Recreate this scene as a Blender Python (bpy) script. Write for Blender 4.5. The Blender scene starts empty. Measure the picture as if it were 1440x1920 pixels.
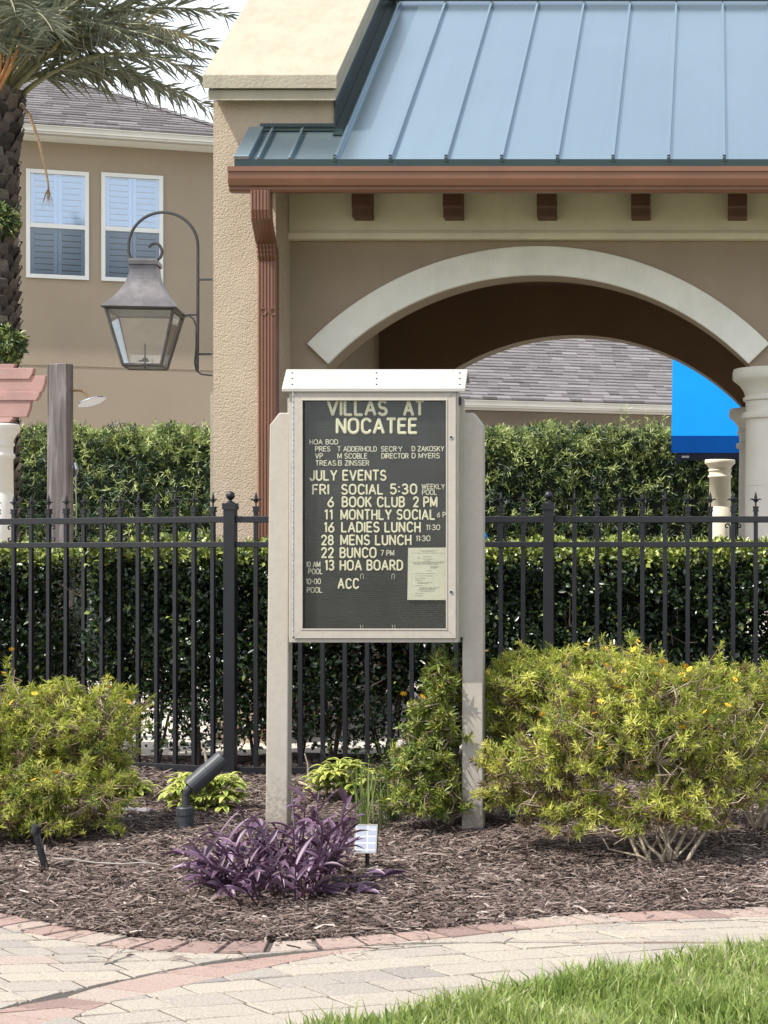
import bpy, math, random
import numpy as np
from mathutils import Vector, Matrix
R = math.radians
random.seed(7)
rng = np.random.default_rng(11)
scene = bpy.context.scene

# ------------------------------------------------------------------ camera
F, PX, PY, CZ = 3400.0, 1340.0, 1050.0, 1.46      # focal length and principal point in photo pixels, eye height
cam_d = bpy.data.cameras.new('camera')
cam = bpy.data.objects.new('camera', cam_d)
scene.collection.objects.link(cam)
cam.location = (0, 0, CZ)
cam.rotation_euler = (R(90), 0, 0)
cam_d.sensor_fit = 'VERTICAL'
cam_d.sensor_height = 36.0
cam_d.lens = 36.0 * F / 1920.0
cam_d.shift_x = (720.0 - PX) / 1920.0
cam_d.shift_y = (PY - 960.0) / 1920.0
cam_d.clip_start = 0.1
cam_d.clip_end = 2000
scene.camera = cam

# ------------------------------------------------------------------ light
TO_SUN = Vector((-0.62, -0.38, 1.0)).normalized()
w = bpy.data.worlds.new('World')
scene.world = w
w.use_nodes = True
nt = w.node_tree
sky = nt.nodes.new('ShaderNodeTexSky')
sky.sky_type = 'NISHITA'
sky.sun_disc = False
sky.sun_elevation = math.asin(TO_SUN.z)
sky.sun_rotation = math.atan2(TO_SUN.x, TO_SUN.y)
sky.air_density = 1.0
sky.dust_density = 2.5
sky.ozone_density = 1.0
# thin bright summer cloud over most of the sky
wtc = nt.nodes.new('ShaderNodeTexCoord')
wn = nt.nodes.new('ShaderNodeTexNoise'); wn.inputs['Scale'].default_value = 2.6; wn.inputs['Detail'].default_value = 7; wn.inputs['Roughness'].default_value = 0.6
nt.links.new(wtc.outputs['Generated'], wn.inputs['Vector'])
wr = nt.nodes.new('ShaderNodeValToRGB')
wr.color_ramp.elements[0].position = 0.36; wr.color_ramp.elements[0].color = (.25, .25, .25, 1)
wr.color_ramp.elements[1].position = 0.66; wr.color_ramp.elements[1].color = (.9, .9, .9, 1)
nt.links.new(wn.outputs[0], wr.inputs[0])
wm = nt.nodes.new('ShaderNodeMix'); wm.data_type = 'RGBA'
nt.links.new(wr.outputs[0], wm.inputs[0]); nt.links.new(sky.outputs[0], wm.inputs[6])
wm.inputs[7].default_value = (6.6, 6.9, 7.3, 1)
nt.links.new(wm.outputs[2], nt.nodes['Background'].inputs[0])
nt.nodes['Background'].inputs[1].default_value = 0.15
sd = bpy.data.lights.new('sun', 'SUN')
sd.energy = 3.9
sd.angle = R(0.55)
sd.color = (1.0, 0.965, 0.91)
sun = bpy.data.objects.new('sun', sd)
scene.collection.objects.link(sun)
sun.rotation_euler = (-TO_SUN).to_track_quat('-Z', 'Y').to_euler()
sun.location = TO_SUN * 40
scene.view_settings.view_transform = 'Standard'
scene.view_settings.look = 'None'
scene.view_settings.gamma = 1
scene.view_settings.use_curve_mapping = False
scene.view_settings.exposure = 0.75
try:
    scene.cycles.max_bounces = 7
    scene.cycles.transparent_max_bounces = 8
    scene.cycles.use_denoising = True
    scene.cycles.sample_clamp_indirect = 4
except Exception:
    pass

# ------------------------------------------------------------------ pixel helpers (metres from the photo's pixels)
def P(px, py, D):
    return Vector(((px - PX) / F * D, D, CZ + (PY - py) / F * D))
def X(px, D): return (px - PX) / F * D
def Z(py, D): return CZ + (PY - py) / F * D
def GD(py): return CZ * F / (py - PY)
def G(px, py, z=0.0):
    D = (CZ - z) * F / (py - PY)
    return Vector(((px - PX) / F * D, D, z))

# ------------------------------------------------------------------ materials
def new_mat(name):
    m = bpy.data.materials.new(name)
    m.use_nodes = True
    return m, m.node_tree, m.node_tree.nodes['Principled BSDF']

def mat(name, col, rough=0.6, var=0.12, vscale=6.0, bump=0.0, bscale=80.0, metallic=0.0, stain=0.0, stain_col=(0.1, 0.09, 0.07),
        stain_scale=(3, 3, 1), spec=0.5, detail=4.0, bdist=0.01):
    m, t, b = new_mat(name)
    N, L = t.nodes, t.links
    tc = N.new('ShaderNodeTexCoord')
    n = N.new('ShaderNodeTexNoise'); n.inputs['Scale'].default_value = vscale; n.inputs['Detail'].default_value = detail
    L.new(tc.outputs['Object'], n.inputs['Vector'])
    r = N.new('ShaderNodeValToRGB')
    r.color_ramp.elements[0].position = 0.3; r.color_ramp.elements[1].position = 0.7
    r.color_ramp.elements[0].color = tuple(c * (1 - var) for c in col) + (1,)
    r.color_ramp.elements[1].color = tuple(min(1, c * (1 + var)) for c in col) + (1,)
    L.new(n.outputs[0], r.inputs[0])
    out = r.outputs[0]
    if stain > 0:
        mp = N.new('ShaderNodeMapping'); mp.inputs['Scale'].default_value = stain_scale
        L.new(tc.outputs['Object'], mp.inputs[0])
        n2 = N.new('ShaderNodeTexNoise'); n2.inputs['Scale'].default_value = 1.0; n2.inputs['Detail'].default_value = 8
        n2.inputs['Roughness'].default_value = 0.7
        L.new(mp.outputs[0], n2.inputs['Vector'])
        r2 = N.new('ShaderNodeValToRGB'); r2.color_ramp.elements[0].position = 0.48; r2.color_ramp.elements[1].position = 0.75
        r2.color_ramp.elements[1].color = (stain, stain, stain, 1)
        L.new(n2.outputs[0], r2.inputs[0])
        mx = N.new('ShaderNodeMix'); mx.data_type = 'RGBA'
        L.new(r2.outputs[0], mx.inputs[0]); L.new(out, mx.inputs[6]); mx.inputs[7].default_value = tuple(stain_col) + (1,)
        out = mx.outputs[2]
    L.new(out, b.inputs['Base Color'])
    b.inputs['Roughness'].default_value = rough
    b.inputs['Metallic'].default_value = metallic
    b.inputs['Specular IOR Level'].default_value = spec
    if bump > 0:
        nb = N.new('ShaderNodeTexNoise'); nb.inputs['Scale'].default_value = bscale; nb.inputs['Detail'].default_value = 3
        L.new(tc.outputs['Object'], nb.inputs['Vector'])
        bp = N.new('ShaderNodeBump'); bp.inputs['Strength'].default_value = bump; bp.inputs['Distance'].default_value = bdist
        L.new(nb.outputs[0], bp.inputs['Height']); L.new(bp.outputs[0], b.inputs['Normal'])
    return m

def foliage(name, stops, rough=0.45, trans=0.3, spec=0.4):
    """leaf colour picked per leaf by the point attribute v"""
    m, t, b = new_mat(name)
    N, L = t.nodes, t.links
    a = N.new('ShaderNodeAttribute'); a.attribute_name = 'v'
    r = N.new('ShaderNodeValToRGB')
    e = r.color_ramp.elements
    while len(e) < len(stops): e.new(0.5)
    for i, (p, c) in enumerate(stops):
        e[i].position = p; e[i].color = tuple(c) + (1,)
    L.new(a.outputs['Fac'], r.inputs[0])
    L.new(r.outputs[0], b.inputs['Base Color'])
    b.inputs['Roughness'].default_value = rough
    b.inputs['Specular IOR Level'].default_value = spec
    if trans > 0:
        tr = N.new('ShaderNodeBsdfTranslucent')
        L.new(r.outputs[0], tr.inputs[0])
        mx = N.new('ShaderNodeMixShader'); mx.inputs[0].default_value = trans
        L.new(b.outputs[0], mx.inputs[1]); L.new(tr.outputs[0], mx.inputs[2])
        L.new(mx.outputs[0], N['Material Output'].inputs[0])
    return m

def per_piece(name, stops, rough=0.8, bump=0.3, bscale=150.0, mottling=0.25, mscale=60.0, bdist=0.004):
    """colour picked per brick / chip / shingle by attribute v, with a fine mottling"""
    m, t, b = new_mat(name)
    N, L = t.nodes, t.links
    a = N.new('ShaderNodeAttribute'); a.attribute_name = 'v'
    r = N.new('ShaderNodeValToRGB')
    e = r.color_ramp.elements
    while len(e) < len(stops): e.new(0.5)
    for i, (p, c) in enumerate(stops):
        e[i].position = p; e[i].color = tuple(c) + (1,)
    L.new(a.outputs['Fac'], r.inputs[0])
    tc = N.new('ShaderNodeTexCoord')
    n = N.new('ShaderNodeTexNoise'); n.inputs['Scale'].default_value = mscale; n.inputs['Detail'].default_value = 6; n.inputs['Roughness'].default_value = 0.7
    L.new(tc.outputs['Object'], n.inputs['Vector'])
    mr = N.new('ShaderNodeMapRange'); mr.inputs[1].default_value = 0.3; mr.inputs[2].default_value = 0.7
    mr.inputs[3].default_value = 1 - mottling; mr.inputs[4].default_value = 1 + mottling
    L.new(n.outputs[0], mr.inputs[0])
    mx = N.new('ShaderNodeVectorMath'); mx.operation = 'SCALE'
    L.new(r.outputs[0], mx.inputs[0]); L.new(mr.outputs[0], mx.inputs['Scale'])
    L.new(mx.outputs[0], b.inputs['Base Color'])
    b.inputs['Roughness'].default_value = rough
    b.inputs['Specular IOR Level'].default_value = 0.25
    if bump > 0:
        nb = N.new('ShaderNodeTexNoise'); nb.inputs['Scale'].default_value = bscale
        L.new(tc.outputs['Object'], nb.inputs['Vector'])
        bp = N.new('ShaderNodeBump'); bp.inputs['Strength'].default_value = bump; bp.inputs['Distance'].default_value = bdist
        L.new(nb.outputs[0], bp.inputs['Height']); L.new(bp.outputs[0], b.inputs['Normal'])
    return m

def glass(name, tint=(1, 1, 1), refl=0.12, rough=0.02):
    m, t, b = new_mat(name)
    N, L = t.nodes, t.links
    N.remove(b)
    tr = N.new('ShaderNodeBsdfTransparent'); tr.inputs[0].default_value = tuple(tint) + (1,)
    gl = N.new('ShaderNodeBsdfGlossy'); gl.inputs['Roughness'].default_value = rough
    # two-sided Schlick reflectance
    ge = N.new('ShaderNodeNewGeometry')
    dt = N.new('ShaderNodeVectorMath'); dt.operation = 'DOT_PRODUCT'
    L.new(ge.outputs['Normal'], dt.inputs[0]); L.new(ge.outputs['Incoming'], dt.inputs[1])
    ab = N.new('ShaderNodeMath'); ab.operation = 'ABSOLUTE'; L.new(dt.outputs['Value'], ab.inputs[0])
    iv = N.new('ShaderNodeMath'); iv.operation = 'SUBTRACT'; iv.inputs[0].default_value = 1.0; L.new(ab.outputs[0], iv.inputs[1])
    pw = N.new('ShaderNodeMath'); pw.operation = 'POWER'; pw.inputs[1].default_value = 5.0; L.new(iv.outputs[0], pw.inputs[0])
    ad = N.new('ShaderNodeMath'); ad.operation = 'MULTIPLY_ADD'; ad.inputs[1].default_value = 0.9; ad.inputs[2].default_value = refl + 0.03; ad.use_clamp = True
    L.new(pw.outputs[0], ad.inputs[0])
    mx = N.new('ShaderNodeMixShader')
    L.new(ad.outputs[0], mx.inputs[0]); L.new(tr.outputs[0], mx.inputs[1]); L.new(gl.outputs[0], mx.inputs[2])
    L.new(mx.outputs[0], N['Material Output'].inputs[0])
    return m

M = {}
M['stucco_lit'] = mat('rough_tan_stucco', (0.425, 0.338, 0.248), 0.9, 0.06, 3.0, 0.9, 95.0, bdist=0.011, stain=0.35, stain_col=(0.33, 0.25, 0.165), stain_scale=(3, 3, .7))  # sunlit copy of the pavilion wall stucco, sunshine put into a paler colour
def popcorn(m, scale=85.0, strength=.5, dist=.010):
    t = m.node_tree; N, L = t.nodes, t.links
    tc = N.new('ShaderNodeTexCoord')
    nz = N.new('ShaderNodeTexNoise'); nz.inputs['Scale'].default_value = scale * .7; nz.inputs['Detail'].default_value = 2
    L.new(tc.outputs['Object'], nz.inputs['Vector'])
    ad = N.new('ShaderNodeMix'); ad.data_type = 'RGBA'; ad.blend_type = 'ADD'; ad.inputs[0].default_value = .03
    L.new(tc.outputs['Object'], ad.inputs[6]); L.new(nz.outputs[1], ad.inputs[7])
    v = N.new('ShaderNodeTexVoronoi'); v.feature = 'SMOOTH_F1'; v.inputs['Scale'].default_value = scale; v.inputs['Smoothness'].default_value = .5
    L.new(ad.outputs[2], v.inputs['Vector'])
    ml = N.new('ShaderNodeMath'); ml.operation = 'MULTIPLY_ADD'; ml.inputs[1].default_value = -1.0
    L.new(v.outputs['Distance'], ml.inputs[0]); L.new(nz.outputs[0], ml.inputs[2])
    bp = N.new('ShaderNodeBump'); bp.inputs['Strength'].default_value = strength; bp.inputs['Distance'].default_value = dist
    L.new(ml.outputs[0], bp.inputs['Height']); L.new(bp.outputs[0], N['Principled BSDF'].inputs['Normal'])
popcorn(M['stucco_lit'])
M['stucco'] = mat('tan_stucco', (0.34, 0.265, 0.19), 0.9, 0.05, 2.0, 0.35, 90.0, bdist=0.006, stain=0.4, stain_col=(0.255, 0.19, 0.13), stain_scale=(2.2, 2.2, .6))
M['shade_dark_stucco'] = mat('brown_shaded_stucco', (0.20, 0.165, 0.13), 0.9, 0.05, 0.7, 0.3, 60.0, bdist=0.008, stain=0.3, stain_col=(0.16, 0.13, 0.10), stain_scale=(1.0, 1.0, .35))  # shade under the low house's eave is put into this darker colour
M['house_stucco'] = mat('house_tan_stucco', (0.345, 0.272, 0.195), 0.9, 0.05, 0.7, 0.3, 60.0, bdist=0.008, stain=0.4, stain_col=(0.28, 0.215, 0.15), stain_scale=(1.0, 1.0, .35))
M['cream'] = mat('cream_painted_stucco', (0.78, 0.705, 0.53), 0.8, 0.05, 3.0, 0.2, 90.0, bdist=0.004, stain=0.3, stain_col=(0.45, 0.4, 0.28))
M['coping'] = mat('cream_coping', (0.33, 0.29, 0.215), 0.85, 0.06, 4.0, 0.6, 45.0, bdist=0.008, stain=0.6, stain_col=(0.225, 0.20, 0.145), stain_scale=(8, 4, 2))
M['trim'] = mat('pale_cast_trim', (0.80, 0.765, 0.675), 0.85, 0.05, 5.0, 0.4, 70.0, bdist=0.004, stain=0.3, stain_col=(0.42, 0.42, 0.34))
M['column'] = mat('pale_stone_column', (0.66, 0.62, 0.54), 0.8, 0.06, 4.0, 0.5, 28.0, bdist=0.006, stain=0.35, stain_col=(0.5, 0.47, 0.38))
M['interior'] = mat('shade_brown_interior', (0.145, 0.082, 0.042), 0.8, 0.08, 1.5, 0.2, 60.0)  # shade inside the tan passage, put into a dark base colour
M['brown'] = mat('brown_painted_aluminium', (0.18, 0.078, 0.042), 0.38, 0.08, 3.0, stain=0.25, stain_col=(0.15, 0.07, 0.045), stain_scale=(9, 9, 2))
M['brown_dark'] = mat('dark_brown_wood_bracket', (0.115, 0.05, 0.03), 0.55, 0.12, 6.0, 0.1, 40.0)
M['roof_metal'] = mat('green_standing_seam_metal', (0.275, 0.365, 0.415), 0.27, 0.03, 0.8, 0.06, 2.2, metallic=0.85, stain=0.35, stain_col=(0.235, 0.315, 0.36), stain_scale=(7, .4, .4), bdist=0.02)
M['roof_dark'] = mat('dark_green_flashing', (0.018, 0.034, 0.032), 0.3, 0.1, 3.0, metallic=0.2)
M['fence'] = mat('black_powder_coat', (0.0065, 0.0065, 0.0095), 0.42, 0.2, 20.0, 0.06, 300.0, stain=0.2, stain_col=(0.03, 0.03, 0.034))
M['sign'] = mat('taupe_recycled_plastic', (0.40, 0.36, 0.305), 0.6, 0.05, 30.0, 0.15, 220.0, bdist=0.002, stain=0.5, stain_col=(0.31, 0.275, 0.23), stain_scale=(16, 16, 5))
def splash(m):
    t = m.node_tree; N, L = t.nodes, t.links
    b = N['Principled BSDF']; src = b.inputs['Base Color'].links[0].from_socket
    g = N.new('ShaderNodeNewGeometry'); sp_ = N.new('ShaderNodeSeparateXYZ'); L.new(g.outputs['Position'], sp_.inputs[0])
    nz = N.new('ShaderNodeTexNoise'); nz.inputs['Scale'].default_value = 55; nz.inputs['Detail'].default_value = 6
    L.new(g.outputs['Position'], nz.inputs['Vector'])
    mr = N.new('ShaderNodeMapRange'); mr.inputs[1].default_value = 0.02; mr.inputs[2].default_value = 0.42; mr.inputs[3].default_value = .34; mr.inputs[4].default_value = -.12
    L.new(sp_.outputs['Z'], mr.inputs[0])
    ad = N.new('ShaderNodeMath'); ad.operation = 'ADD'; L.new(mr.outputs[0], ad.inputs[0]); L.new(nz.outputs[0], ad.inputs[1])
    rp = N.new('ShaderNodeValToRGB'); rp.color_ramp.elements[0].position = .60; rp.color_ramp.elements[1].position = .82
    rp.color_ramp.elements[1].color = (.6, .6, .6, 1); L.new(ad.outputs[0], rp.inputs[0])
    mx = N.new('ShaderNodeMix'); mx.data_type = 'RGBA'; L.new(rp.outputs[0], mx.inputs[0]); L.new(src, mx.inputs[6]); mx.inputs[7].default_value = (.20, .155, .12, 1)
    L.new(mx.outputs[2], b.inputs['Base Color'])
splash(M['sign'])
M['sign_white'] = mat('pale_plastic_cap', (0.36, 0.34, 0.31), 0.55, 0.03, 12.0, 0.1, 150.0, bdist=0.002, stain=0.4, stain_col=(0.28, 0.26, 0.22), stain_scale=(8, 8, 8))
M['steel'] = mat('brushed_steel', (0.55, 0.55, 0.55), 0.35, 0.1, 30.0, metallic=0.9)
M['dark_metal'] = mat('dark_screw', (0.03, 0.03, 0.032), 0.4, 0.2, 50.0, metallic=0.5)
M['letter'] = mat('yellowed_letter_plastic', (0.72, 0.69, 0.48), 0.5, 0.08, 40.0)
M['letter_small'] = mat('small_letter_plastic', (0.70, 0.68, 0.52), 0.5, 0.08, 40.0)
M['paper'] = mat('cream_paper', (0.58, 0.57, 0.44), 0.8, 0.05, 8.0)
M['ink'] = mat('grey_ink', (0.19, 0.19, 0.16), 0.8, 0.2, 60.0)
M['white_paint'] = mat('white_vinyl', (0.74, 0.73, 0.69), 0.5, 0.03, 5.0)
M['gutter_white'] = mat('off_white_gutter', (0.55, 0.51, 0.44), 0.55, 0.06, 2.0, stain=0.25, stain_col=(0.36, 0.31, 0.25), stain_scale=(3, 3, 1.0))
M['shutter'] = mat('white_shutter', (0.84, 0.87, 0.90), 0.5, 0.04, 6.0)
M['copper'] = mat('weathered_copper', (0.115, 0.105, 0.105), 0.40, 0.25, 9.0, metallic=0.55, stain=0.5, stain_col=(0.22, 0.215, 0.22), stain_scale=(9, 9, 3))
M['iron'] = mat('dark_iron', (0.05, 0.05, 0.052), 0.5, 0.2, 15.0, metallic=0.4)
M['bark'] = mat('grey_twig_bark', (0.36, 0.29, 0.21), 0.85, 0.25, 30.0, 0.4, 120.0)
M['twig'] = mat('brown_fine_twig', (0.17, 0.125, 0.075), 0.85, 0.3, 30.0)
M['hedge_wood'] = mat('brown_hedge_twigs', (0.09, 0.065, 0.045), 0.9, 0.3, 30.0)
M['blue'] = mat('bright_blue_canvas', (0.004, 0.20, 0.60), 0.8, 0.05, 2.0, 0.1, 300.0, spec=0.08)
M['blue_dark'] = mat('deep_blue_canvas', (0.002, 0.065, 0.30), 0.8, 0.05, 3.0, 0.1, 300.0, spec=0.08)
M['navy'] = mat('navy_metal', (0.012, 0.02, 0.07), 0.5, 0.1, 5.0)
M['pink'] = mat('faded_pink_paint', (0.36, 0.21, 0.185), 0.8, 0.14, 4.0, 0.2, 40.0, stain=0.4, stain_col=(0.40, 0.30, 0.27), stain_scale=(2, 2, 14))
M['chrome'] = mat('chrome', (0.42, 0.44, 0.47), 0.25, 0.03, 5.0, metallic=0.9)
M['brass'] = mat('tarnished_brass', (0.28, 0.19, 0.10), 0.4, 0.2, 25.0, metallic=0.7)
M['black_plastic'] = mat('charcoal_plastic', (0.035, 0.037, 0.042), 0.5, 0.15, 30.0, 0.1, 200.0, stain=0.3, stain_col=(0.08, 0.08, 0.08), stain_scale=(14, 14, 14))
M['wire'] = mat('pale_cable', (0.27, 0.24, 0.21), 0.7, 0.15, 20.0)
M['pipe'] = mat('grey_violet_pipe', (0.22, 0.19, 0.21), 0.6, 0.15, 12.0)
M['window_glass'] = glass('window_glass', (0.78, 0.89, 1.0), 0.22, 0.05)
M['screen_glass'] = glass('screened_glass', (0.64, 0.69, 0.74), 0.07, 0.15)
M['lamp_glass'] = glass('lamp_glass', (0.97, 0.98, 0.97), 0.07, 0.03)
M['acrylic'] = glass('acrylic_sheet', (0.95, 0.95, 0.94), 0.0, 0.12)

# weathered wooden post: vertical grain
def wood_mat():
    m, t, b = new_mat('weathered_grey_wood')
    N, L = t.nodes, t.links
    tc = N.new('ShaderNodeTexCoord')
    mp = N.new('ShaderNodeMapping'); mp.inputs['Scale'].default_value = (26, 26, 1.5)
    L.new(tc.outputs['Object'], mp.inputs[0])
    n = N.new('ShaderNodeTexNoise'); n.inputs['Scale'].default_value = 1.0; n.inputs['Detail'].default_value = 8; n.inputs['Roughness'].default_value = 0.65
    n.inputs['Distortion'].default_value = 0.6
    L.new(mp.outputs[0], n.inputs['Vector'])
    r = N.new('ShaderNodeValToRGB')
    e = r.color_ramp.elements
    e[0].position = 0.3; e[0].color = (0.06, 0.052, 0.048, 1)
    e[1].position = 0.74; e[1].color = (0.34, 0.31, 0.30, 1)
    x = e.new(0.52); x.color = (0.165, 0.138, 0.13, 1)
    L.new(n.outputs[0], r.inputs[0]); L.new(r.outputs[0], b.inputs['Base Color'])
    b.inputs['Roughness'].default_value = 0.9
    bp = N.new('ShaderNodeBump'); bp.inputs['Strength'].default_value = 0.5; bp.inputs['Distance'].default_value = 0.01
    L.new(n.outputs[0], bp.inputs['Height']); L.new(bp.outputs[0], b.inputs['Normal'])
    return m
M['wood'] = wood_mat()

# felt letter panel: fine horizontal grooves and dust
def panel_mat():
    m, t, b = new_mat('grooved_letter_panel')
    N, L = t.nodes, t.links
    tc = N.new('ShaderNodeTexCoord')
    wv = N.new('ShaderNodeTexWave'); wv.wave_type = 'BANDS'; wv.bands_direction = 'Z'; wv.inputs['Scale'].default_value = 28.0
    L.new(tc.outputs['Object'], wv.inputs['Vector'])
    n = N.new('ShaderNodeTexNoise'); n.inputs['Scale'].default_value = 5.0; n.inputs['Detail'].default_value = 10; n.inputs['Roughness'].default_value = 0.75
    L.new(tc.outputs['Object'], n.inputs['Vector'])
    r = N.new('ShaderNodeValToRGB')
    r.color_ramp.elements[0].position = 0.42; r.color_ramp.elements[0].color = (0.013, 0.014, 0.013, 1)
    r.color_ramp.elements[1].position = 0.80; r.color_ramp.elements[1].color = (0.045, 0.046, 0.043, 1)
    L.new(n.outputs[0], r.inputs[0])
    mx = N.new('ShaderNodeMix'); mx.data_type = 'RGBA'; mx.blend_type = 'MULTIPLY'; mx.inputs[0].default_value = 0.3
    L.new(r.outputs[0], mx.inputs[6]); L.new(wv.outputs[0], mx.inputs[7])
    L.new(mx.outputs[2], b.inputs['Base Color'])
    b.inputs['Roughness'].default_value = 0.7
    bp = N.new('ShaderNodeBump'); bp.inputs['Strength'].default_value = 0.2; bp.inputs['Distance'].default_value = 0.002
    L.new(wv.outputs[0], bp.inputs['Height']); L.new(bp.outputs[0], b.inputs['Normal'])
    return m
M['panel'] = panel_mat()

def solar_mat():
    m, t, b = new_mat('solar_cells')
    N, L = t.nodes, t.links
    tc = N.new('ShaderNodeTexCoord')
    br = N.new('ShaderNodeTexBrick'); br.offset = 0; br.inputs['Scale'].default_value = 1
    br.inputs['Color1'].default_value = (0.36, 0.39, 0.47, 1); br.inputs['Color2'].default_value = (0.42, 0.45, 0.53, 1)  # pale grey-blue is the sky's reflection put into the cell colour
    br.inputs['Mortar'].default_value = (0.62, 0.63, 0.66, 1); br.inputs['Mortar Size'].default_value = 0.003
    br.inputs['Brick Width'].default_value = 0.054; br.inputs['Row Height'].default_value = 0.03
    mp = N.new('ShaderNodeMapping'); mp.inputs['Rotation'].default_value = (R(90), 0, 0)
    L.new(tc.outputs['Object'], mp.inputs[0]); L.new(mp.outputs[0], br.inputs['Vector'])
    L.new(br.outputs[0], b.inputs['Base Color'])
    b.inputs['Roughness'].default_value = 0.25
    return m
M['solar'] = solar_mat()

M['shingle'] = per_piece('grey_asphalt_shingle', [(0.0, (0.105, 0.095, 0.095)), (0.5, (0.15, 0.137, 0.137)), (1.0, (0.20, 0.183, 0.183))], 0.9, 0.5, 120, 0.25, 40)
M['paver'] = per_piece('concrete_paver', [(0.0, (0.215, 0.195, 0.18)), (0.2, (0.265, 0.237, 0.207)), (0.55, (0.315, 0.278, 0.232)), (0.8, (0.345, 0.303, 0.245)), (1.0, (0.315, 0.255, 0.215))], 0.85, 0.8, 320, 0.40, 110, 0.003)
M['paver_red'] = per_piece('red_concrete_paver', [(0.0, (0.22, 0.15, 0.13)), (0.5, (0.295, 0.205, 0.172)), (1.0, (0.33, 0.272, 0.228))], 0.85, 0.8, 320, 0.38, 110, 0.003)
M['joint_sand'] = mat('joint_sand', (0.06, 0.05, 0.04), 0.95, 0.25, 90.0)
M['mulch'] = per_piece('bark_mulch', [(0.0, (0.022, 0.013, 0.010)), (0.35, (0.094, 0.066, 0.055)), (0.65, (0.192, 0.145, 0.123)), (0.88, (0.33, 0.27, 0.232)), (1.0, (0.50, 0.43, 0.37))], 0.9, 0.2, 200, 0.3, 90)
M['mulch_base'] = mat('dark_mulch_soil', (0.035, 0.023, 0.018), 0.95, 0.5, 40.0, 0.9, 70.0, bdist=0.03)
M['deck'] = mat('pale_deck_concrete', (0.52, 0.48, 0.42), 0.85, 0.1, 2.0, 0.2, 60.0)
M['ground'] = mat('dry_ground', (0.16, 0.16, 0.10), 0.95, 0.3, 0.5, 0.3, 5.0)
M['soil_green'] = mat('lawn_soil', (0.10, 0.125, 0.035), 0.95, 0.3, 30.0, 0.6, 60.0)
M['grass'] = foliage('lawn_blade', [(0.0, (0.10, 0.165, 0.03)), (0.5, (0.26, 0.345, 0.082)), (0.85, (0.385, 0.44, 0.15)), (1.0, (0.50, 0.47, 0.28))], 0.42, 0.4)
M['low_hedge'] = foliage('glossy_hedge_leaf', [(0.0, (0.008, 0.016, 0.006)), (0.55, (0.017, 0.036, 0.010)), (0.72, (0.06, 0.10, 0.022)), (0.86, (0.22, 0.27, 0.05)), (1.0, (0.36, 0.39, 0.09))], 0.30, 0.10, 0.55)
M['tall_hedge'] = foliage('podocarpus_leaf', [(0.0, (0.009, 0.020, 0.008)), (0.6, (0.030, 0.066, 0.020)), (0.80, (0.23, 0.30, 0.075)), (1.0, (0.46, 0.52, 0.19))], 0.4, 0.22, 0.5)
M['daisy'] = foliage('daisy_bush_leaf', [(0.0, (0.11, 0.07, 0.035)), (0.12, (0.19, 0.13, 0.06)), (0.16, (0.10, 0.155, 0.028)), (0.55, (0.37, 0.415, 0.06)), (1.0, (0.68, 0.66, 0.15))], 0.42, 0.36)
M['green_bush'] = foliage('green_bush_leaf', [(0.0, (0.04, 0.075, 0.016)), (0.5, (0.16, 0.215, 0.035)), (1.0, (0.42, 0.44, 0.08))], 0.42, 0.28)
M['petal'] = mat('yellow_petal', (0.85, 0.50, 0.02), 0.6, 0.1, 40.0)
M['flower_eye'] = mat('orange_flower_eye', (0.62, 0.25, 0.01), 0.7, 0.1, 40.0)
M['varieg'] = foliage('variegated_leaf', [(0.0, (0.62, 0.60, 0.19)), (0.45, (0.50, 0.53, 0.12)), (0.62, (0.16, 0.26, 0.045)), (1.0, (0.10, 0.20, 0.03))], 0.4, 0.3)
M['purple'] = foliage('purple_leaf', [(0.0, (0.062, 0.030, 0.050)), (0.45, (0.115, 0.058, 0.102)), (0.85, (0.215, 0.135, 0.21)), (1.0, (0.19, 0.15, 0.08))], 0.42, 0.16, 0.5)
M['strap'] = foliage('strap_leaf', [(0.0, (0.07, 0.13, 0.03)), (0.6, (0.17, 0.24, 0.06)), (1.0, (0.36, 0.38, 0.15))], 0.45, 0.25)
M['palm'] = foliage('palm_leaflet', [(0.0, (0.10, 0.12, 0.085)), (0.6, (0.225, 0.25, 0.175)), (0.88, (0.34, 0.355, 0.25)), (1.0, (0.34, 0.28, 0.11))], 0.32, 0.15, 0.7)
M['petiole'] = mat('palm_petiole', (0.20, 0.20, 0.10), 0.5, 0.2, 6.0)
M['petiole_orange'] = mat('orange_palm_stalk', (0.40, 0.19, 0.075), 0.6, 0.15, 6.0)
M['palm_boot'] = per_piece('palm_leaf_base', [(0.0, (0.035, 0.03, 0.028)), (0.6, (0.11, 0.095, 0.088)), (1.0, (0.24, 0.215, 0.20))], 0.9, 0.6, 60, 0.35, 25, 0.01)

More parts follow.
